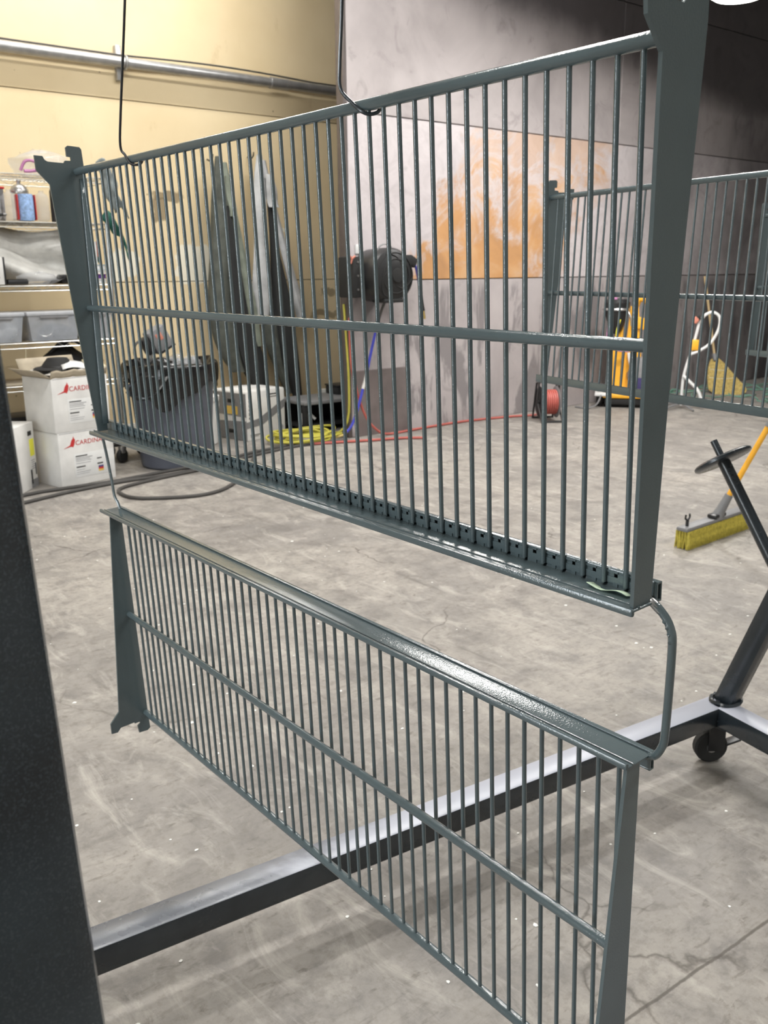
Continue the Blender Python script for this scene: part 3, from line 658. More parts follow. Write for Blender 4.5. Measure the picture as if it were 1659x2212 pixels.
def wrap(c, r, a0, a1, z0, z1): return MB().grid(lambda i, j: Vector((c[0]+r*math.cos(a0+(a1-a0)*i), c[1]+r*math.sin(a0+(a1-a0)*i), z0+(z1-z0)*j)), 8, 1)
wrap((2.305, 6.30), .0348, -1.5, -.3, zb+.09, zb+.185).build('print', M_GOLD, b, solid=.0008)
wrap((2.305, 6.30), .0348, -1.6, -.3, zb+.01, zb+.088).build('print', M_PURPLE, b, solid=.0008)
b = thing('storage_box', 'flat grey box with a red rim at the left of the second shelf', 'box', (1.76, 6.47, zb))
MB().rbox((1.82, 6.47, zb+.10), (.36, .22, .20), .01).build('body', M_LGREY, b); MB().rbox((1.82, 6.47, zb+.205), (.37, .23, .014), .004).build('rim', M_RED, b)
MB().rbox((1.80, 6.47, zb+.24), (.33, .20, .055), .008).build('lid', M_FILMW, b)
b = thing('utility_knife', 'black-handled tool lying at the edge of the second shelf', 'tool', (1.90, 6.215, zb))
MB().bar((1.80, 6.222, zb+.018), (1.955, 6.222, zb+.035), .026, .020, .006).build('handle', M_BLACK, b); MB().rbox((1.945, 6.209, zb+.035), (.02, .004, .012), .001).build('rivet', M_TIN, b)
# third shelf
zb = SHELF[3]+.0105
def sheetfn(a, c):
    x = 1.72+.70*a; z = zb+.02+.335*c
    return Vector((x, 6.36+.05*math.sin(a*9+c*4)+.035*math.sin(c*11+a*5)+.06*c, z+.02*math.sin(a*7)*c))
pw = MB().grid(sheetfn, 28, 14).build('plastic_wrap', M_FILMW, smooth=70, solid=.004); tag(pw, 'large crumpled milky plastic wrapping filling the third shelf', 'wrapping')
b = thing('labelled_carton', 'small white carton with a printed grey label on the third shelf', 'box', (1.83, 6.25, zb))
MB().rbox((1.80, 6.25, zb+.085), (.20, .08, .17), .004).build('body', M_CARTON, b); MB().rbox((1.905, 6.25, zb+.085), (.012, .082, .172), .003).build('edge', M_BLACK, b)
for k in range(5): MB().rbox((1.835, 6.208, zb+.045+.022*k), (.075-.008*(k % 2), .002, .011), .0005).build('print', M_INKL, b)
blob('plastic_bag', M_FILM, (2.13, 6.25, zb+.035), (.13, .05, .04), 'small clear bag in front of the plastic wrapping', 'bag', 9, .2)
b = thing('black_case', 'small flat black case at the front of the third shelf', 'case', (1.985, 6.245, zb))
MB().rbox((1.985, 6.245, zb+.014), (.13, .07, .028), .006).build('body', M_BLACK, b); MB().rbox((1.985, 6.245, zb+.030), (.12, .06, .006), .002).build('lid', M_BLACKM, b)
b = thing('folded_black_film', 'folded black film tucked under the wrapping on the third shelf', 'film', (2.34, 6.30, zb))
MB().grid(lambda a, c: Vector((2.20+.24*a, 6.26+.14*c, zb+.004+.10*a*(1-.7*c)+.012*math.sin(a*13))), 10, 6).build('sheet', M_BAG, b, solid=.006)
MB().rbox((2.36, 6.33, zb+.03), (.14, .10, .06), .015).build('roll', M_BAG, b)
for k, (h0, h1, mt, nm, lab) in enumerate(((0, .030, M_WHITE, 'notebook', 'white book at the bottom of the stack beside the shelf post'), (.030, .062, M_PURPLE, 'notebook', 'purple book in the stack beside the shelf post'), (.062, .085, M_WHITE, 'notebook', 'thin white book in the stack beside the shelf post'), (.085, .125, M_TEAL, 'notebook', 'pale blue book topping the stack beside the shelf post'))):
    b = thing(nm, lab, 'book', (2.515, 6.32, zb+h0))
    MB().rbox((2.515, 6.32, zb+(h0+h1)/2), (.125, .19, h1-h0-.006), .002).build('pages', M_WHITE if k != 1 else M_PURPLE, b)
    for z in (h0+.003, h1-.004): MB().rbox((2.515, 6.318, zb+z), (.130, .20, .004), .001).build('cover', mt, b)
b = thing('small_carton', 'small upright carton with a rusty red edge on the stacked books', 'box', (2.515, 6.32, zb+.125))
MB().rbox((2.50, 6.31, zb+.20), (.085, .10, .15), .003).build('body', M_WHITE, b); MB().rbox((2.553, 6.31, zb+.21), (.016, .10, .13), .002).build('edge', M_SALMON, b)
MB().rbox((2.553, 6.258, zb+.155), (.018, .004, .04), .001).build('print', M_GREEN, b)
# green cloth and grey rag hanging off the corner post
gb = MB()
gb.grid(lambda a, c: Vector((2.545+.10*a+.10*c, 6.17-.02*math.sin(a*PI)-.02*math.sin(c*5), 1.70-.27*c*(.4+.6*a)-.05*(1-math.sin(a*PI)))), 8, 10)
tag(gb.build('green_cloth', M_GREEN, smooth=70, solid=.012), 'dark green cloth draped over the corner of the second shelf', 'cloth')
rg = MB().grid(lambda a, c: Vector((2.54+.10*a+.10*c+.02*math.sin(c*8), 6.17-.03*math.sin(a*PI)+.015*math.sin(a*9+c*6), 1.985-.30*c+.04*math.sin(a*4))), 8, 12)
tag(rg.build('grey_rag', simple('grey_rag_cloth', (.22, .25, .25, 1), .9, var=.3, nscale=20), smooth=70, solid=.008), 'grey rag hanging from the top corner of the shelving', 'cloth')
# fourth shelf: clear bins
def clear_bin(xc, label, w=.30, seed=0):
    z = SHELF[2]+.0095; b = thing('storage_bin', label, 'bin', (xc, 6.33, z), 'clear lidded bins on the fourth shelf')
    rnd = random.Random(seed); d = .30; h = .165
    def ring(k, zz, ins): return [(xc+sx*(w/2-ins), 6.33+sy*(d/2-ins), zz) for sx, sy in ((-1, -1), (1, -1), (1, 1), (-1, 1))]
    mb = MB(); r0, r1 = ring(0, z, .02), ring(1, z+h, 0)
    mb.add(r0+r1, [(0, 1, 2, 3), (0, 1, 5, 4), (1, 2, 6, 5), (2, 3, 7, 6), (3, 0, 4, 7)])
    mb.build('tub', M_BIN, b, smooth=0, solid=.003)
    MB().rbox((xc, 6.33, z+h+.012), (w+.02, d+.02, .026), .008).build('lid', M_BINLID, b)
    MB().rbox((xc, 6.33-d/2-.004, z+h-.012), (w*.55, .010, .014), .003).build('latch', M_LGREY, b)
    return b, z
def content(name, label, cat, fn):
    o = fn(); tag(o, label, cat); return o
clear_bin(1.83, 'clear lidded bin with white packets at the left of the fourth shelf', .30, 1)
for k in range(3): blob('white_packet', M_WHITE, (1.74+.085*k, 6.26, SHELF[2]+.06+.01*k), (.05, .05, .05), ['left', 'middle', 'right'][k]+' white packet inside the leftmost clear bin', 'packet', 20+k, .2)
clear_bin(2.18, 'clear lidded bin with a wire ring inside, middle of the fourth shelf', .34, 2)
rr = MB().tube([(2.12+.055*math.cos(a), 6.20, SHELF[2]+.095+.055*math.sin(a)) for a in [i*2*PI/24 for i in range(24)]], .004, 6, closed=True).build('wire_ring', M_CHROME); tag(rr, 'pale wire ring inside the middle clear bin', 'ring')
blob('grey_parts_bag', M_LGREY, (2.22, 6.33, SHELF[2]+.055), (.12, .09, .05), 'grey lump of parts inside the middle clear bin', 'parts', 31, .2)
clear_bin(2.475, 'clear lidded bin beside the corner post of the fourth shelf', .20, 3)
blob('red_parts_bag', M_SALMON, (2.52, 6.26, SHELF[2]+.11), (.04, .05, .03), 'red packet inside the bin beside the corner post', 'packet', 33, .2)
blob('dark_parts_bag', M_LGREY, (2.47, 6.30, SHELF[2]+.05), (.07, .09, .045), 'dark parts inside the bin beside the corner post', 'parts', 34, .2)
# fifth and bottom shelves
b = thing('tool_bag', 'soft black bag on the fifth shelf', 'bag', (2.2, 6.40, SHELF[1]))
MB().grid(lambda a, c: Vector((2.30+(.19-.04*abs(math.sin(c*9)))*math.cos(a*2*PI)*math.sin(.25+c*(PI-.4)), 6.42+.13*math.sin(a*2*PI)*math.sin(.25+c*(PI-.4)), SHELF[1]+.24-.235*c+.02*math.sin(a*12))), 18, 8, wrap=True).build('body', M_BLACKM, b)
MB().tube(smoothpath([(2.18, 6.33, SHELF[1]+.20), (2.26, 6.31, SHELF[1]+.26), (2.36, 6.31, SHELF[1]+.26), (2.44, 6.33, SHELF[1]+.20)], 5), .010, 6).build('handle', M_BLACK, b)
zb = SHELF[0]+.005
b = thing('black_crate', 'black crate of clutter on the bottom wire shelf', 'crate', (1.95, 6.33, zb))
MB().rbox((1.90, 6.34, zb+.08), (.36, .24, .16), .01).build('body', M_BLACKM, b); MB().rbox((1.90, 6.34, zb+.165), (.38, .26, .018), .005).build('rim', M_BLACK, b)
b = thing('orange_carton', 'orange carton on the bottom wire shelf behind the white cartons', 'box', (2.11, 6.30, zb+.19))
MB().rbox((2.14, 6.31, zb+.10), (.10, .16, .20), .003).build('body', M_ORANGE, b); MB().rbox((2.14, 6.228, zb+.10), (.085, .003, .06), .001).build('print', M_GOLD, b)
b = thing('string_tag', 'round cream tag hanging on a string from the shelving', 'tag', (1.985, 6.17, SHELF[1]))
MB().lathe([(.032, -.003), (.034, 0), (.032, .003)], 20, (1.995, 6.17, .435), Matrix.Rotation(PI/2, 3, 'X')).build('disc', M_CREAM, b)
MB().tube(smoothpath([(1.975, 6.178, SHELF[2]-.035), (1.968, 6.175, .70), (1.985, 6.172, .58), (1.995, 6.17, .47)], 5), .0022, 5).build('string', M_CREAM, b)

# ------------------------------------------------------------------ cartons on the floor
def text_mesh(body, size, mat, name, parent, M):
    cu_ = bpy.data.curves.new('t', 'FONT'); cu_.body = body; cu_.size = size; cu_.extrude = .0006; cu_.space_character = 1.06
    o = bpy.data.objects.new('t', cu_); COL.objects.link(o); dg = bpy.context.evaluated_depsgraph_get()
    me = bpy.data.meshes.new_from_object(o.evaluated_get(dg)); bpy.data.objects.remove(o)
    me.transform(M); me.materials.clear(); me.materials.append(mat); me.name = name
    r = bpy.data.objects.new(name, me); COL.objects.link(r); r.parent = parent
    return r
BIRD = [(0, 0), (.050, .020), (.055, .034), (.064, .056), (.074, .066), (.080, .082), (.086, .064), (.092, .056), (.088, .040), (.084, .022), (.076, .010), (.074, .002), (.066, .008), (.050, .010)]
def carton(label, corner, rz, w, d, h, z0, openf=False, label_right=True):
    root = thing('white_carton', label, 'box', (corner[0], corner[1], z0), 'white powder cartons', rz)
    body = MB().rbox((w/2, d/2, h/2), (w, d, h), .006).build('body', M_CARTON, root, local=True)
    F = lambda x, z: Vector((x, -.0012, z))
    fm = lambda x, z: Matrix.Translation((x, -.0008, z)) @ Matrix.Rotation(PI/2, 4, 'X')
    MB().prism([(x*.9+.035, z*.85+h-.098) for x, z in BIRD], -.0018, .001, lambda a, c, tt: Vector((a, tt, c))).build('bird_mark', M_RED, root, local=True, smooth=0, label='red bird mark')
    text_mesh('CARDINAL', .042, M_RED, 'lettering', root, fm(.118, h-.085))
    MB().rbox((.245, -.0006, .125), (.290, .0016, .150), .0005).build('paper_label', M_WHITE, root, local=True)
    for k, (x, z, ww, hh) in enumerate(((.110, .185, .085, .007), (.110, .173, .120, .005), (.110, .163, .10, .005), (.110, .153, .11, .004), (.110, .139, .105, .004), (.110, .116, .065, .008), (.110, .098, .060, .003), (.110, .084, .10, .003), (.110, .072, .09, .003), (.262, .152, .035, .007), (.262, .118, .042, .009))):
        MB().rbox((x+ww/2, -.0018, z), (ww, .0012, hh), .0003, seg=1).build('print_line', M_INK if hh > .0055 else M_INKL, root, local=True)
    for k, mt in enumerate((M_NAVY, M_RED, M_GOLD)): MB().rbox((.287, -.0018, .098-.012*k), (.038, .0012, .012), .0003, seg=1).build('colour_block', mt, root, local=True)
    MB().rbox((w/2, -.0004, h-.004), (w-.02, .001, .004), .0003, seg=1).build('crease', M_INKL, root, local=True)
    if openf:
        for (a, c) in (((.0, .02), (w, .02)),):
            MB().grid(lambda i, j: Vector((w*i, -.02*j+.01, h+.045*j+.006*math.sin(i*20))), 10, 3).build('flap', M_CARTON_IN, root, local=True, solid=.004)
            MB().grid(lambda i, j: Vector((.01-.09*j, d*i, h+.055*j)), 6, 3).build('flap', M_CARTON_IN, root, local=True, solid=.004)
            MB().grid(lambda i, j: Vector((w*i, d+.05*j, h+.10*j)), 6, 3).build('flap', M_CARTON_IN, root, local=True, solid=.004)
        MB().grid(lambda i, j: Vector((.02+(w-.04)*i, .02+(d-.04)*j, h+.02+.018*math.sin(i*9)*math.sin(j*7+1))), 10, 8).build('liner', M_FILMW, root, local=True, smooth=60, solid=.003)
    return root
CR = math.radians(12)
carton('lower of two stacked white cartons with a red bird mark and lettering', (1.925, 5.600), CR, .395, .33, .342, 0.0)
carton('upper of two stacked white cartons with a red bird mark, its top open', (1.918, 5.603), CR, .395, .33, .336, .343, True)
b = thing('black_hat', 'black brimmed hat lying on top of the open carton', 'hat', (2.05, 5.80, .75))
MB().lathe([(.001, .075), (.06, .07), (.085, .04), (.10, .018), (.14, .012), (.15, .004), (.14, .0)], 22, (2.05, 5.83, .715)).build('crown', M_BLACKM, b)
MB().lathe([(.10, .012), (.104, .018), (.100, .024)], 22, (2.05, 5.83, .715)).build('band', M_BLACK, b)
b = thing('paper_sheet', 'folded pale paper on top of the open carton', 'paper', (2.12, 5.72, .74))
MB().grid(lambda i, j: Vector((2.02+.20*i+.03*j, 5.66+.12*j+.04*i, .725+.03*j+.01*math.sin(i*5))), 6, 4).build('sheet', M_WHITE, b, solid=.002)
MB().grid(lambda i, j: Vector((2.20+.12*i, 5.72+.10*j, .725+.035*j+.008*math.sin(i*6))), 5, 3).build('flap', M_CREAM, b, solid=.002)
# third carton with a yellow sticker
root = thing('white_carton', 'white carton with a yellow sticker and hand slots behind the post', 'box', (1.845, 5.79, 0), None, math.radians(48))
MB().rbox((-.16, .12, .205), (.32, .24, .41), .006).build('body', M_CARTON, root, local=True)
MB().rbox((-.050, -.001, .255), (.060, .002, .105), .0005).build('sticker', M_YSTICK, root, local=True, label='bright yellow sticker')
for (x, z, ww, hh) in ((-.065, .345, .050, .028), (-.085, .075, .020, .09), (-.020, .115, .014, .075)): MB().rbox((x, .002, z), (ww, .008, hh), .002).build('hand_slot', M_BLACKM, root, local=True)
for k in range(5): MB().rbox((-.05, -.0004, .175-.013*k), (.05-.006*(k % 3), .001, .006), .0003, seg=1).build('print_line', M_INKL, root, local=True)
MB().rbox((-.05, -.0002, .03), (.10, .001, .05), .0003, seg=1).build('grey_band', M_GREYC, root, local=True)

# ------------------------------------------------------------------ bin with bag, dolly, tool
CX, CY = 2.82, 5.83
b = thing('trash_can', 'blue-grey plastic trash can lined with a black bag', 'trash can', (CX, CY, 0))
MB().lathe([(.225, .0), (.24, .015), (.262, .30), (.285, .62), (.300, .64), (.304, .68), (.292, .68), (.27, .62), (.24, .10), (.20, .06)], 40, (CX, CY, 0)).build('tub', M_CAN, b)
rnd = random.Random(4); ph = [rnd.uniform(0, 6.28) for _ in range(6)]
def bagfn(a, c):
    t_ = a*2*PI; w_ = .5*math.sin(3*t_+ph[0])+.3*math.sin(5*t_+ph[1])+.2*math.sin(9*t_+ph[2])
    drop = .13+.07*w_+.10*max(0, math.cos(t_+2.1))**4
    pts = [(.20, .60), (.26, .665), (.295, .715+.03*w_), (.318+.008*w_, .705), (.322+.012*w_, .66), (.318+.018*w_, .70-drop)]
    k = c*(len(pts)-1); i = min(int(k), len(pts)-2); f_ = k-i
    r = pts[i][0]*(1-f_)+pts[i+1][0]*f_; z = pts[i][1]*(1-f_)+pts[i+1][1]*f_
    r += .006*math.sin(23*t_+c*4)
    return Vector((CX+r*math.cos(t_), CY+r*math.sin(t_), z))
MB().grid(bagfn, 72, 12, wrap=True).build('bag_liner', M_BAG, b, smooth=70, label='shiny black bag folded over the rim')
MB().grid(lambda a, c: Vector((CX+.31*math.cos(3.6+a*.7)-.13*c, CY+.31*math.sin(3.6+a*.7)-.03*c, .67-.12*c-.05*math.sin(a*PI)*c)), 8, 5).build('bag_corner', M_BAG, b, smooth=70, solid=.004)
for s_ in (0, PI): MB().rbox((CX+.30*math.cos(s_), CY+.30*math.sin(s_), .56), (.045, .10, .035), .01).build('handle', M_CAN, b)
for k, (dx, dy, r) in enumerate(((.05, .05, .10), (-.10, -.06, .08), (.12, -.08, .07))):
    blob('crumpled_plastic', [M_FILM, M_BAG, M_FILM][k], (CX+dx, CY+dy, .68), (r, r, .06), ['crumpled clear plastic in the middle of the trash can', 'crumpled black plastic at the left of the trash can', 'crumpled clear plastic at the right of the trash can'][k], 'waste', 40+k, .3)
b = thing('grey_motor_box', 'grey motor box with a red label sticking up from the trash can', 'box', (2.72, 5.88, .70))
RB = Matrix.Rotation(math.radians(-28), 3, 'Y')
MB().rbox((2.765, 5.88, .865), (.135, .10, .155), .012, RB).build('housing', M_LGREY, b)
MB().rbox(Vector((2.765, 5.88, .865))+RB @ Vector((-.005, -.051, .02)), (.045, .003, .05), .001, RB).build('red_label', M_SALMON, b)
MB().rbox(Vector((2.765, 5.88, .865))+RB @ Vector((-.095, 0, .0)), (.06, .08, .12), .015, RB).build('end_cap', M_BLACK, b)
MB().rbox(Vector((2.765, 5.88, .865))+RB @ Vector((.01, 0, -.083)), (.13, .09, .016), .004, RB).build('foot_plate', M_BLACKM, b)
MB().tube(smoothpath([(2.66, 5.88, .86), (2.60, 5.87, .84), (2.58, 5.86, .77), (2.63, 5.86, .70), (2.70, 5.86, .66)], 5), .008, 6).build('cord', M_CABLE, b)
MB().bar((2.70, 5.88, .78), (2.68, 5.88, .66), .03, .03, .004).build('stem', M_TIN, b)
b = thing('wheeled_dolly', 'low black dolly with caster wheels behind the trash can', 'dolly', (2.62, 6.12, 0))
MB().rbox((2.66, 6.24, .125), (.34, .22, .02), .006).build('deck', M_BLACKM, b)
for (x, y) in ((2.545, 6.12), (2.79, 6.12), (2.545, 6.34), (2.79, 6.34)):
    w = MB().lathe([(.01, -.016), (.045, -.016), (.052, -.008), (.052, .008), (.045, .016), (.01, .016)], 20, (x, y, .052), Matrix.Rotation(PI/2, 3, 'X') @ Matrix.Rotation(.5, 3, 'Y')).build('wheel', M_RUBBER, b)
    MB().rbox((x, y, .095), (.035, .05, .05), .006).build('fork', M_TIN, w)

b = thing('white_pail', 'white plastic pail between the trash can and the striped carton', 'pail', (3.33, 6.42, 0))
MB().lathe([(.115, 0), (.122, .006), (.140, .33), (.146, .335), (.146, .36), (.138, .36)], 30, (3.33, 6.42, 0)).build('tub', M_WHITE, b)
MB().lathe([(.150, .345), (.150, .372), (.14, .378), (.01, .378)], 30, (3.33, 6.42, 0)).build('lid', M_WHITE, b)
MB().tube([(3.33+.15*math.cos(a), 6.42-.03-.145*math.sin(a)*.25, .33-.12*math.sin(a)) for a in [i*PI/12 for i in range(13)]], .003, 6).build('bail', M_CHROME, b)

# striped carton
root = thing('striped_carton', 'white carton with a grey diagonal band and black block lettering', 'box', (3.640, 6.250, 0), None, math.radians(12))
WW, DD, HH = .42, .40, .385
MB().rbox((WW/2, DD/2, HH/2), (WW, DD, HH), .006).build('body', M_CARTON, root, local=True)
fx = lambda a, c, tt: Vector((a, tt, c))
MB().prism([(.0, .10), (.0, .15), (.13, .17), (.42, .30), (.42, .235), (.17, .115)], -.002, .001, fx).build('diagonal_band', M_GREYC, root, local=True, smooth=0)
sxf = lambda a, c, tt: Vector((tt, a, c))
MB().prism([(.004, .004), (.396, .004), (.396, .14), (.004, .16)], -.002, .001, sxf).build('side_print', M_GREYC, root, local=True, smooth=0)
MB().prism([(.004, .19), (.396, .20), (.396, .375), (.004, .375)], -.002, .001, sxf).build('side_print', M_LGREY, root, local=True, smooth=0)
MB().prism([(.10, .205), (.26, .205), (.26, .27), (.10, .27)], -.003, .001, sxf).build('side_label', M_GOLD, root, local=True, smooth=0)
for z in (.31, .07): MB().rbox((-.001, .17, z), (.006, .085, .03), .002).build('hand_slot', M_BLACKM, root, local=True)
for k in range(6): MB().rbox((.040, -.0014, .345-.033*k), (.030, .0016, .024-.006*(k % 2)), .0004, seg=1).build('block_letter', M_INK, root, local=True)
for k, (x, z, ww, hh) in enumerate(((.22, .35, .12, .010), (.24, .33, .09, .006), (.03, .045, .12, .006), (.03, .033, .09, .004))): MB().rbox((x+ww/2, -.0014, z), (ww, .0016, hh), .0004, seg=1).build('print_line', M_INK, root, local=True)
MB().lathe([(.001, -.002), (.022, -.002), (.022, .001)], 20, (.375, 0, .07), Matrix.Rotation(PI/2, 3, 'X')).build('round_mark', M_INKL, root, local=True)
for s_ in (.1, .3): MB().rbox((WW/2, s_, HH+.002), (WW-.01, .19, .004), .001).build('flap', M_CARTON, root, local=True)

# low black bench by the booth corner
b = thing('low_bench', 'low black bench with dark clutter under it beside the booth corner', 'bench', (4.55, 6.45, 0))
MB().rbox((4.66, 6.42, .250), (.98, .40, .03), .006).build('top', M_LGREY, b)
MB().rbox((4.66, 6.60, .12), (.98, .03, .24), .004).build('back_board', M_BLACKM, b)
for x in (4.19, 5.13):
    for y in (6.25, 6.58): MB().rbox((x, y, .12), (.04, .04, .24), .004).build('leg', M_BLACKM, b)
MB().rbox((4.66, 6.44, .05), (.94, .34, .02), .004).build('lower_shelf', M_BLACKM, b)
b2 = thing('white_fitting', 'white plastic fitting lying under the low bench', 'fitting', (4.22, 6.34, .06))
MB().lathe([(.04, 0), (.045, .01), (.045, .07), (.03, .09)], 16, (4.25, 6.36, .06)).build('cup', M_WHITE, b2); MB().tube([(4.25, 6.36, .13), (4.30, 6.33, .14), (4.33, 6.31, .10)], .012, 8).build('spout', M_WHITE, b2)
b2 = thing('dark_toolbox', 'dark toolbox on top of the low bench', 'box', (4.78, 6.5, .265))
MB().rbox((4.84, 6.50, .30), (.40, .18, .07), .01).build('body', M_BLACKM, b2); MB().rbox((4.84, 6.50, .34), (.41, .19, .014), .004).build('lid', M_BLACK, b2)
b2 = thing('white_flask', 'whitish plastic flask standing on the low bench', 'flask', (4.70, 6.72, .265))
MB().lathe([(.06, 0), (.075, .01), (.075, .14), (.06, .19), (.025, .22), (.025, .25)], 18, (4.72, 6.72, .01)).build('body', M_FILMW, b2); MB().lathe([(.03, .24), (.03, .27), (.02, .275)], 14, (4.72, 6.72, .01)).build('cap', M_FILMW, b2)

# ------------------------------------------------------------------ jackets
def lobe(rows_, y, n=20, seed=0, fold=.12):
    rnd_ = random.Random(seed); p = [rnd_.uniform(0, 6.28) for _ in range(4)]
    rows_ = [Vector((r[0], r[1], r[2])) for r in rows_]; pts = smoothpath(rows_, 6)
    mb = MB(); N = len(pts)
    def fn(a, c):
        q = pts[min(int(round(c*(N-1))), N-1)]; t_ = a*2*PI
        k = 1+fold*math.sin(5*t_+p[0]+c*3)+fold*.6*math.sin(8*t_+p[1]-c*5)
        hw = max(q.z, .004)
        return Vector((q.x+hw*k*math.cos(t_), y-.05+min(.07, hw*.75)*k*math.sin(t_)-.01*math.sin(c*6+p[2]), q.y))
    mb.grid(fn, n, N-1, wrap=True); return mb
def jacket(label, loc, lobes):
    j = thing('work_jacket', label, 'jacket', loc)
    for nm, rows_, y, mt, sd in lobes: lobe(rows_, y, seed=sd).build(nm, mt, j, smooth=70)
    MB().tube(smoothpath([(loc[0], 6.886, loc[2]+.01), (loc[0], 6.84, loc[2]-.005), (loc[0], 6.80, loc[2]+.01), (loc[0], 6.79, loc[2]+.04)], 4), .006, 6).build('hook', M_BLACK, j)
    return j
jacket('olive grey work jacket hanging on the cream wall, left of two', (3.76, 6.72, 2.15), [
    ('left_panel', [(3.755, 2.165, .022), (3.735, 1.90, .05), (3.715, 1.50, .075), (3.69, 1.0, .10), (3.76, .70, .10), (3.86, .50, .07)], 6.74, M_JACK1, 1),
    ('lining', [(3.79, 1.80, .02), (3.82, 1.4, .05), (3.86, .95, .08), (3.95, .6, .11), (4.02, .36, .06)], 6.71, M_DARKC, 2),
    ('right_panel', [(3.785, 2.12, .025), (3.83, 1.85, .04), (3.90, 1.45, .045), (3.96, 1.0, .06), (4.00, .70, .05)], 6.73, M_JACK1L, 3),
    ('collar', [(3.79, 2.02, .018), (3.815, 1.86, .030), (3.83, 1.72, .028)], 6.69, M_JACK1L, 4)])
jacket('light grey work jacket with a black lining hanging on the cream wall, right of two', (4.13, 6.72, 2.19), [
    ('left_panel', [(4.125, 2.20, .022), (4.11, 1.95, .05), (4.10, 1.55, .055), (4.09, 1.10, .085), (4.07, .88, .07)], 6.74, M_JACK2, 5),
    ('lining', [(4.18, 1.86, .02), (4.22, 1.5, .035), (4.27, 1.05, .08), (4.30, .70, .09), (4.36, .40, .055), (4.41, .16, .03)], 6.71, M_DARKC, 6),
    ('right_panel', [(4.15, 2.16, .025), (4.23, 1.80, .03), (4.33, 1.40, .035), (4.43, 1.05, .045), (4.48, .89, .04)], 6.73, M_JACK2, 7),
    ('hood', [(4.16, 2.05, .022), (4.185, 1.92, .045), (4.20, 1.80, .04)], 6.68, M_JACK2, 8),
    ('tail', [(4.12, .95, .06), (4.20, .70, .075), (4.28, .45, .05), (4.34, .28, .03)], 6.75, M_JACK1, 9)])

# ------------------------------------------------------------------ hose reel on the booth wall
HX, HZ, HY = 4.55, 1.262, 5.62
b = thing('hose_reel', 'round black hose reel mounted on the steel booth wall', 'hose reel', (HX, 5.845, HZ))
RY = Matrix.Rotation(PI/2, 3, 'X')
MB().lathe([(.15, -.20), (.198, -.18), (.205, -.06), (.205, .06), (.19, .085), (.13, .105), (.07, .118), (.02, .122)], 44, (HX, HY, HZ), RY).build('drum', M_BLACK, b)
for r, z in ((.172, .094), (.125, .108)):
    MB().tube([(HX+.01+r*math.cos(a), HY-z, HZ-.005+r*math.sin(a)) for a in [i*2*PI/40 for i in range(40)]], .0045, 6, closed=True).build('ring_rib', M_BLACKM, b)
for k in range(3):
    a0 = k*2*PI/3+.4
    MB().tube([(HX+(.06+.115*i/10)*math.cos(a0+i*.16), HY-.118+.022*i/10, HZ+(.06+.115*i/10)*math.sin(a0+i*.16)) for i in range(11)], .005, 6).build('swirl_rib', M_BLACKM, b)
MB().lathe([(.055, .116), (.05, .128), (.02, .132)], 24, (HX+.01, HY, HZ), RY).build('hub', M_BLACKM, b)
MB().rbox((HX-.255, 5.74, HZ-.01), (.09, .19, .30), .012).build('bracket', M_BLACKM, b)
for z in (.10, 0, -.10): MB().lathe([(.008, 0), (.008, .006)], 8, (HX-.255, 5.645, HZ+z), RY).build('bolt', M_TIN, b)
MB().rbox((HX+.215, HY-.02, HZ+.105), (.085, .10, .075), .014, Matrix.Rotation(.5, 3, 'Y')).build('outlet_guide', M_BLACKM, b)
MB().tube([(HX-.01+.07*math.cos(a), HY, HZ+.185+.045*math.sin(a)) for a in [i*PI/10 for i in range(11)]], .006, 6).build('carry_handle', M_LGREY, b)
MB().rbox((HX, HY-.02, HZ-.185), (.20, .16, .03), .012).build('foot_block', M_BLACKM, b)
c = thing('pink_clip', 'small salmon pink rubber clip on the reel bracket', 'clip', (4.25, 5.66, 1.39))
MB().tube(smoothpath([(4.235, 5.655, 1.35), (4.245, 5.65, 1.385), (4.225, 5.65, 1.405)], 4), .008, 6).build('stem', M_SALMON, c); MB().tube([(4.245, 5.65, 1.385), (4.275, 5.65, 1.405)], .008, 6).build('fork', M_SALMON, c)
h = thing('air_hose', 'short blue hose end hanging from the right of the reel', 'hose', (4.86, 5.62, 1.35))
MB().tube(smoothpath([(4.80, 5.62, 1.36), (4.86, 5.64, 1.33), (4.905, 5.66, 1.24), (4.95, 5.68, 1.10)], 6), .011, 8).build('tube', M_BLUE, h)
MB().tube([(4.95, 5.68, 1.10), (4.985, 5.69, .985)], .015, 10).build('sleeve', M_BLACK, h); MB().tube([(4.985, 5.69, .985), (5.005, 5.695, .92)], [.012, .010], 8).build('fitting', M_BRASS, h)
h = thing('air_hose', 'blue hose dropping from the reel to the yellow coil', 'hose', (4.49, 5.68, 1.0))
MB().tube(smoothpath([(4.55, 5.62, 1.09), (4.53, 5.66, 1.0), (4.505, 5.70, .85)], 5), .011, 8).build('upper_tube', M_CABLE, h)
MB().tube(smoothpath([(4.505, 5.70, .85), (4.47, 5.72, .68), (4.44, 5.735, .53)], 5), .011, 8).build('tube', M_BLUE, h)
MB().tube([(4.44, 5.735, .53), (4.425, 5.74, .46), (4.405, 5.745, .40)], .013, 8).build('clear_joint', M_FILMW, h)
MB().tube(smoothpath([(4.405, 5.745, .40), (4.36, 5.75, .26), (4.30, 5.75, .13), (4.25, 5.76, .07)], 5), .011, 8).build('tube', M_BLUE, h)
MB().tube(smoothpath([(4.25, 5.76, .07), (4.22, 5.78, .045), (4.18, 5.82, .03)], 4), .010, 8).build('fitting', M_BRASS, h)
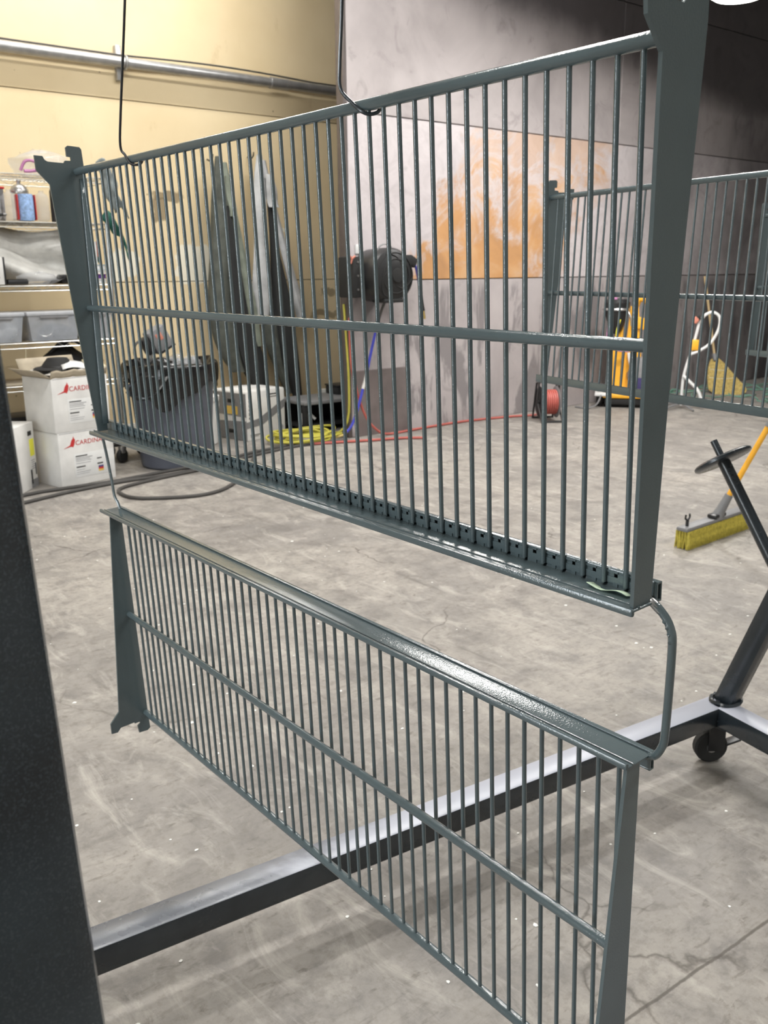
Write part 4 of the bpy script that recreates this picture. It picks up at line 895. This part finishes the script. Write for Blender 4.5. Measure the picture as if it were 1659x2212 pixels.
rp = smoothpath([(4.325, 5.80, .95), (4.327, 5.79, .62), (4.36, 5.78, .42), (4.44, 5.77, .19), (4.54, 5.75, .06), (4.66, 5.74, .012), (5.0, 5.77, .012), (5.55, 5.80, .012), (6.05, 5.72, .012), (6.30, 5.60, .02), (6.36, 5.52, .06)], 6)
tag(MB().tube(rp, .010, 8).build('red_cable', M_REDH), 'red cable running along the foot of the steel wall to the cord reel', 'cable')
rp = smoothpath([(4.75, 5.42, .012), (4.62, 5.52, .012), (4.40, 5.60, .012), (4.15, 5.70, .012), (3.95, 5.78, .012)], 6)
tag(MB().tube(rp, .010, 8).build('red_cable', M_REDH), 'short red cable tail lying on the floor by the booth corner', 'cable')
yp = [(4.318, 5.86, 1.05), (4.32, 5.83, .7), (4.325, 5.82, .4), (4.32, 5.84, .14), (4.26, 5.92, .03)]
random.seed(11)
for k in range(9):
    r = .16+.035*(k % 5); cx, cy = 3.99+.04*math.sin(k*1.7), 5.99+.03*math.cos(k*2.3)
    for i in range(14):
        a = -.6+i*2*PI/14+k*.3; yp.append((cx+r*1.0*math.cos(a), cy+r*.68*math.sin(a), .012+.011*k*.7+.012*math.sin(a*2+k)))
tag(MB().tube(smoothpath(yp, 3), .009, 7).build('yellow_hose', M_YELH), 'tangled coil of yellow hose on the floor by the booth corner', 'hose')
cb = smoothpath([(0.9, 5.12, .011), (1.69, 5.373, .011), (1.95, 5.45, .011), (2.30, 5.50, .011), (2.60, 5.49, .011), (2.92, 5.55, .011), (3.38, 5.70, .011), (3.84, 5.79, .011), (4.2, 5.74, .011)], 6)
tag(MB().tube(cb, .011, 8).build('floor_cable', M_CABLE), 'long dark cable running across the floor past the trash can', 'cable')
cb = smoothpath([(1.2, 5.42, .011), (1.69, 5.539, .011), (1.85, 5.555, .011), (2.23, 5.545, .011), (2.434, 5.57, .012), (2.75, 5.535, .030), (3.0, 5.64, .011), (3.4, 5.79, .011), (3.85, 5.88, .011), (4.1, 5.92, .011)], 6)
tag(MB().tube(cb, .011, 8).build('floor_cable', M_CABLE), 'dark cable lying close to the cartons and the foot of the trash can', 'cable')
cb = smoothpath([(2.95, 5.52, .011), (2.62, 5.46, .011), (2.30, 5.38, .011), (2.166, 5.30, .011), (2.129, 5.162, .011), (2.15, 5.04, .011), (2.227, 4.957, .011), (2.442, 4.848, .011), (2.62, 4.87, .011), (2.80, 5.0, .011), (3.05, 5.25, .011), (3.3, 5.60, .011), (3.42, 5.76, .03)], 6)
tag(MB().tube(cb, .011, 8).build('floor_cable', M_CABLE), 'dark cable lying in a wide loop on the floor in front of the trash can', 'cable')

# ------------------------------------------------------------------ red cord reel
b = thing('cord_reel', 'cord reel with red cable on a black stand beside the steel wall', 'cord reel', (6.2, 5.40, 0))
ax = Vector((.50, -.30, 0)).normalized()          # axle direction
cc = Vector((6.20, 5.40, .165)); RA = axisR(ax)
MB().lathe([(.02, -.078), (.135, -.078), (.140, -.074), (.135, -.070), (.02, -.070)], 30, cc, RA).build('side_disc', M_BLACK, b)
MB().lathe([(.02, .070), (.135, .070), (.140, .074), (.135, .078), (.02, .078)], 30, cc, RA).build('side_disc', M_LGREY, b)
for k in range(7):
    z = -.058+.0195*k
    MB().tube([cc+RA @ Vector((.10*math.cos(a), .10*math.sin(a), z)) for a in [i*2*PI/24 for i in range(24)]], .0105, 6, closed=True).build('cable_turn', M_REDH, b)
for s_ in (-.092, .092):
    o_ = cc+ax*s_; q = Vector((-ax.y, ax.x, 0))
    MB().tube([o_+q*.14+Vector((0, 0, -.155)), o_+q*.05+Vector((0, 0, .165)), o_+q*-.02+Vector((0, 0, .175)), o_+Vector((0, 0, 0)), o_-q*.14+Vector((0, 0, -.155))], .009, 8).build('stand', M_BLACK, b)
q = Vector((-ax.y, ax.x, 0))
for s_ in (-.14, .14): MB().tube([cc+ax*-.10+q*s_+Vector((0, 0, -.155)), cc+ax*.10+q*s_+Vector((0, 0, -.155))], .009, 8).build('stand_foot', M_BLACK, b)
MB().tube([cc+ax*-.092+q*.02+Vector((0, 0, .172)), cc+ax*.092+q*.02+Vector((0, 0, .172))], .009, 8).build('handle', M_BLACK, b)
MB().lathe([(.022, -.10), (.022, .10)], 14, cc, RA).build('axle', M_BLACKM, b)

# ------------------------------------------------------------------ yellow powder machine
MC = Vector((7.42, 5.50, 0)); rz = math.atan2(-.80, .60)
b = thing('powder_machine', 'yellow wheeled spraying machine with a black hopper by the steel wall', 'machine', MC, None, rz)
pz = lambda a, c, tt: Vector((a, tt, c))
MB().prism([(-.175, .14), (-.05, .14), (-.035, .95), (-.085, .95)], -.10, .02, pz).build('side_panel', M_YEL, b, local=True, smooth=0)
MB().prism([(-.035, .14), (.175, .14), (.09, .95), (.015, .95)], -.04, .10, pz).build('column', M_YEL, b, local=True, smooth=0)
MB().rbox((0, .0, .115), (.40, .30, .045), .012).build('chassis', M_YEL, b, local=True)
for x in (-.21, .21): MB().rbox((x, -.05, .125), (.13, .24, .03), .01).build('white_rail', M_WHITE, b, local=True)
MB().rbox((0, 0, .06), (.36, .28, .06), .01).build('underframe', M_BLACKM, b, local=True)
for (x, y) in ((-.23, -.02), (.22, -.10), (-.2, .16), (.22, .16)):
    w = MB().lathe([(.02, -.03), (.062, -.03), (.072, -.02), (.072, .02), (.062, .03), (.02, .03)], 22, (x, y, .072), Matrix.Rotation(PI/2, 3, 'Y')).build('wheel', M_RUBBER, b, local=True)
    MB().lathe([(.03, -.032), (.03, .032)], 12, (x, y, .072), Matrix.Rotation(PI/2, 3, 'Y')).build('hub', M_LGREY, w, local=True)
MB().lathe([(.03, .70), (.06, .74), (.115, .90), (.12, .99), (.095, 1.02), (.02, 1.03)], 22, (-.11, -.10, 0)).build('hopper', M_BLACK, b, local=True)
MB().tube([(-.11+.122*math.cos(a), -.10+.122*math.sin(a), .93) for a in [i*2*PI/28 for i in range(28)]], .012, 6, closed=True).build('hopper_ring', M_TIN, b, local=True)
MB().tube(smoothpath([(-.02, -.20, .93), (.02, -.21, .86), (.03, -.20, .78)], 4), .009, 6).build('hopper_strut', M_TIN, b, local=True)
MB().rbox((-.14, -.16, 1.028), (.06, .05, .022), .006).build('pink_cap', M_PINK, b, local=True)
MB().tube(smoothpath([(.06, -.02, .93), (.10, -.05, 1.02), (.17, -.07, .99), (.20, -.07, .93)], 5), .026, 8).build('push_handle', M_YEL, b, local=True)
MB().tube([(.197, -.07, .94), (.215, -.072, .905)], .028, 8).build('grip', M_BLACK, b, local=True)
MB().rbox((.10, -.05, .80), (.13, .03, .11), .01, Matrix.Rotation(.2, 3, 'Y')).build('gun_bracket', M_YEL, b, local=True)
MB().rbox((.14, -.06, .62), (.19, .03, .035), .008).build('side_arm', M_YEL, b, local=True)
MB().tube(smoothpath([(-.06, -.16, .88), (-.10, -.22, .72), (-.07, -.22, .62), (.0, -.18, .60)], 5), .008, 6).build('yellow_tube', M_YSTICK, b, local=True)
MB().tube(smoothpath([(-.17, -.14, .80), (-.18, -.20, .66), (-.10, -.20, .56), (.02, -.16, .54)], 5), .009, 6).build('maroon_tube', M_PINK, b, local=True)
MB().tube(smoothpath([(.02, -.06, .52), (.05, -.09, .40), (.12, -.10, .36), (.20, -.10, .37)], 5), .014, 8).build('grey_hose', M_WHITE, b, local=True)
MB().lathe([(.035, .26), (.05, .28), (.05, .33), (.03, .36)], 16, (.06, -.06, 0)).build('pump', M_TIN, b, local=True)
MB().lathe([(.0, .13), (.09, .15), (.115, .22), (.12, .30)], 22, (.175, -.10, 0)).build('pot_base', M_NAVY, b, local=True)
MB().lathe([(.12, .30), (.12, .45), (.10, .48), (.02, .49)], 22, (.175, -.10, 0)).build('pot', M_LGREY, b, local=True)
MB().tube(smoothpath([(-.21, -.16, .13), (-.25, -.22, .04), (-.34, -.28, .01), (-.45, -.20, .01)], 5), .008, 6).build('power_cord', M_LGREY, b, local=True)
# spray stand with a white hose
b = thing('hose_stand', 'white hose on a thin stand with a yellow clamp beside the machine', 'hose stand', (7.72, 5.02, 0), None, rz)
MB().tube(smoothpath([(-.03, 0, .03), (-.025, 0, .30), (.03, 0, .55), (.065, 0, .72), (.075, 0, .80)], 5), .014, 8).build('pole', M_WHITE, b, local=True)
MB().tube(smoothpath([(.075, 0, .80), (.13, -.02, .88), (.20, -.02, .90), (.255, -.02, .85), (.25, -.02, .74), (.19, -.02, .62), (.10, -.02, .55), (.01, -.02, .51)], 6), .014, 8).build('hose_loop', M_WHITE, b, local=True)
MB().tube(smoothpath([(-.025, -.02, .31), (.04, -.03, .25), (.11, -.04, .18), (.15, -.05, .08), (.16, -.05, .02)], 5), .015, 8).build('hose_tail', M_WHITE, b, local=True)
MB().rbox((.055, -.015, .60), (.085, .05, .10), .016).build('clamp', M_YEL, b, local=True)
MB().rbox((.045, -.02, .83), (.05, .04, .06), .01, Matrix.Rotation(.6, 3, 'Y')).build('nozzle', M_SALMON, b, local=True)
MB().rbox((.07, -.02, .855), (.03, .04, .05), .008, Matrix.Rotation(-.6, 3, 'Y')).build('nozzle_cap', M_BLACK, b, local=True)
for a in (.3, 2.2, 3.9, 5.2): MB().tube(smoothpath([(-.03, 0, .05), (-.03+.10*math.cos(a), .10*math.sin(a), .035), (-.03+.22*math.cos(a), .22*math.sin(a), .010)], 4), .009, 6).build('foot', M_LGREY, b, local=True)

# straw broom
b = thing('straw_broom', 'straw broom with a pale wooden handle leaning on the dark wall', 'broom', (8.98, 5.36, 0))
MB().tube([(9.165, 5.825, 1.21), (9.06, 5.56, .36)], .014, 10).build('handle', M_WOOD, b)
MB().tube([(9.066, 5.575, .40), (9.055, 5.545, .33)], .024, 10).build('binding', M_LGREY, b)
def sbf(a, c):
    t_ = a*2*PI; hw = .045+.16*c**.8 if c < .85 else .195-.25*(c-.85)
    cen = Vector((9.055, 5.545, .34)).lerp(Vector((8.95, 5.30, .012)), c)
    k = 1+.10*math.sin(9*t_)+.05*math.sin(17*t_+c*5)
    return cen+Vector((.62, -.75, 0))*hw*k*math.cos(t_)+Vector((.5, .4, .45))*.05*k*math.sin(t_)
MB().grid(sbf, 36, 10, wrap=True).build('bristles', M_STRAW, b, smooth=60)
for f_ in (.25, .5): MB().tube([sbf(i/24, f_)*1 for i in range(24)], .004, 5, closed=True).build('stitching', M_CREAM, b)
# pale green strands
random.seed(5); gs = MB()
for k in range(16):
    x, y = random.uniform(8.4, 10.2), random.uniform(4.9, 5.7); pts = []
    a = random.uniform(0, 6.28)
    for i in range(7):
        pts.append((x, y, .006+.03*random.random()*(i % 2))); a += random.uniform(-.9, .9); x += .17*math.cos(a); y = min(5.8, y+.12*math.sin(a))
    gs.tube(smoothpath(pts, 4), .006, 5)
tag(gs.build('green_strands', M_LGREEN), 'tangle of pale green strands on the floor around the straw broom', 'strands', kind='stuff')
# white pail edge at far right
b = thing('grey_pail', 'pale grey pail at the right edge behind the panels', 'pail', (9.35, 4.82, 0))
MB().lathe([(.12, 0), (.13, .01), (.15, .34), (.156, .345), (.156, .37), (.148, .37), (.13, .05)], 28, (9.42, 4.80, 0)).build('tub', M_WHITE, b); MB().tube([(9.42+.155*math.cos(a), 4.78, .34+.13*math.sin(a)) for a in [i*PI/12 for i in range(13)]], .003, 6).build('bail', M_CHROME, b)

# push broom
b = thing('push_broom', 'push broom with a yellow handle and yellow bristles on the concrete floor', 'broom', (4.03, 2.40, 0))
A_, B_ = Vector((3.73, 2.385, 0)), Vector((4.31, 2.405, 0)); hd = (B_-A_).normalized(); hp = Vector((-hd.y, hd.x, 0)); mid = (A_+B_)/2
RH = Matrix((hd, hp, Vector((0, 0, 1)))).transposed()
MB().rbox(mid+Vector((0, 0, .098)), ((B_-A_).length+.01, .062, .020), .007, RH).build('block', M_LGREY, b)
random.seed(3); nb = 44; rows_b = 5
tm = []
for v_ in range(3):
    mb = MB()
    for q_ in range(5):
        dx, dy = random.uniform(-.012, .012), random.uniform(-.012, .012)
        mb.tube([(random.uniform(-.004, .004), random.uniform(-.004, .004), 0), (dx*.5, dy*.5, -.045), (dx, dy, -.086)], [.0032, .0034, .0022], 4)
    tm.append(mb.mesh('bristle_tuft', M_BRIST))
for i in range(nb):
    for j in range(rows_b):
        p = A_.lerp(B_, (i+.5)/nb)+hp*(-.030+.015*j)+Vector((0, 0, .0885))
        place(tm[(i*3+j) % 3], 'bristle_tuft', b, tuple(p-Vector(b.location)))
soc0 = mid+hp*-.01+Vector((0, 0, .108)); hdir = Vector((.15, -.36, .93)).normalized()
MB().rbox(soc0+Vector((0, 0, .012)), (.10, .05, .018), .006, RH).build('socket_base', M_BLACK, b)
MB().tube([soc0, soc0+hdir*.045, soc0+hdir*.13], [.030, .024, .019], 14).build('socket', M_LGREY, b)
MB().tube([soc0+hdir*.10, soc0+hdir*1.30], .0135, 12).build('handle', M_YEL, b)
MB().tube([soc0+hdir*.505, soc0+hdir*.53], .018, 12).build('collar', M_LGREY, b)
MB().tube([soc0+hdir*1.30, soc0+hdir*1.32], [.0135, .008], 12).build('end_cap', M_BLACK, b)
hk = A_+hd*.04+Vector((0, 0, .108))
MB().tube([hk, hk+Vector((0, 0, .03))], .008, 8).build('clip', M_BLACK, b)
for s_ in (-1, 1): MB().tube(smoothpath([hk+Vector((0, 0, .028)), hk+hd*.018*s_+Vector((0, 0, .04)), hk+hd*.016*s_+Vector((0, 0, .058))], 3), .005, 6).build('clip_jaw', M_BLACK, b)

# paint flecks and floor grit
random.seed(21); fk = MB()
for k in range(170):
    d_ = random.uniform(1.3, 5.2); a = math.radians(random.uniform(8, 66))
    x, y = d_*math.sin(a), d_*math.cos(a); s_ = random.uniform(.0025, .0065)*(1 if random.random() < .85 else 1.7)
    n = 6; poly = [(s_*random.uniform(.5, 1.1)*math.cos(i*2*PI/n), s_*random.uniform(.4, 1.0)*math.sin(i*2*PI/n)) for i in range(n)]
    fk.prism(poly, .0003, .0018, lambda p, q_, z_: Vector((x+p, y+q_, z_)))
tag(fk.build('paint_flecks', M_FLECK, smooth=0), 'scattered white paint flecks on the concrete', 'flecks', kind='stuff')
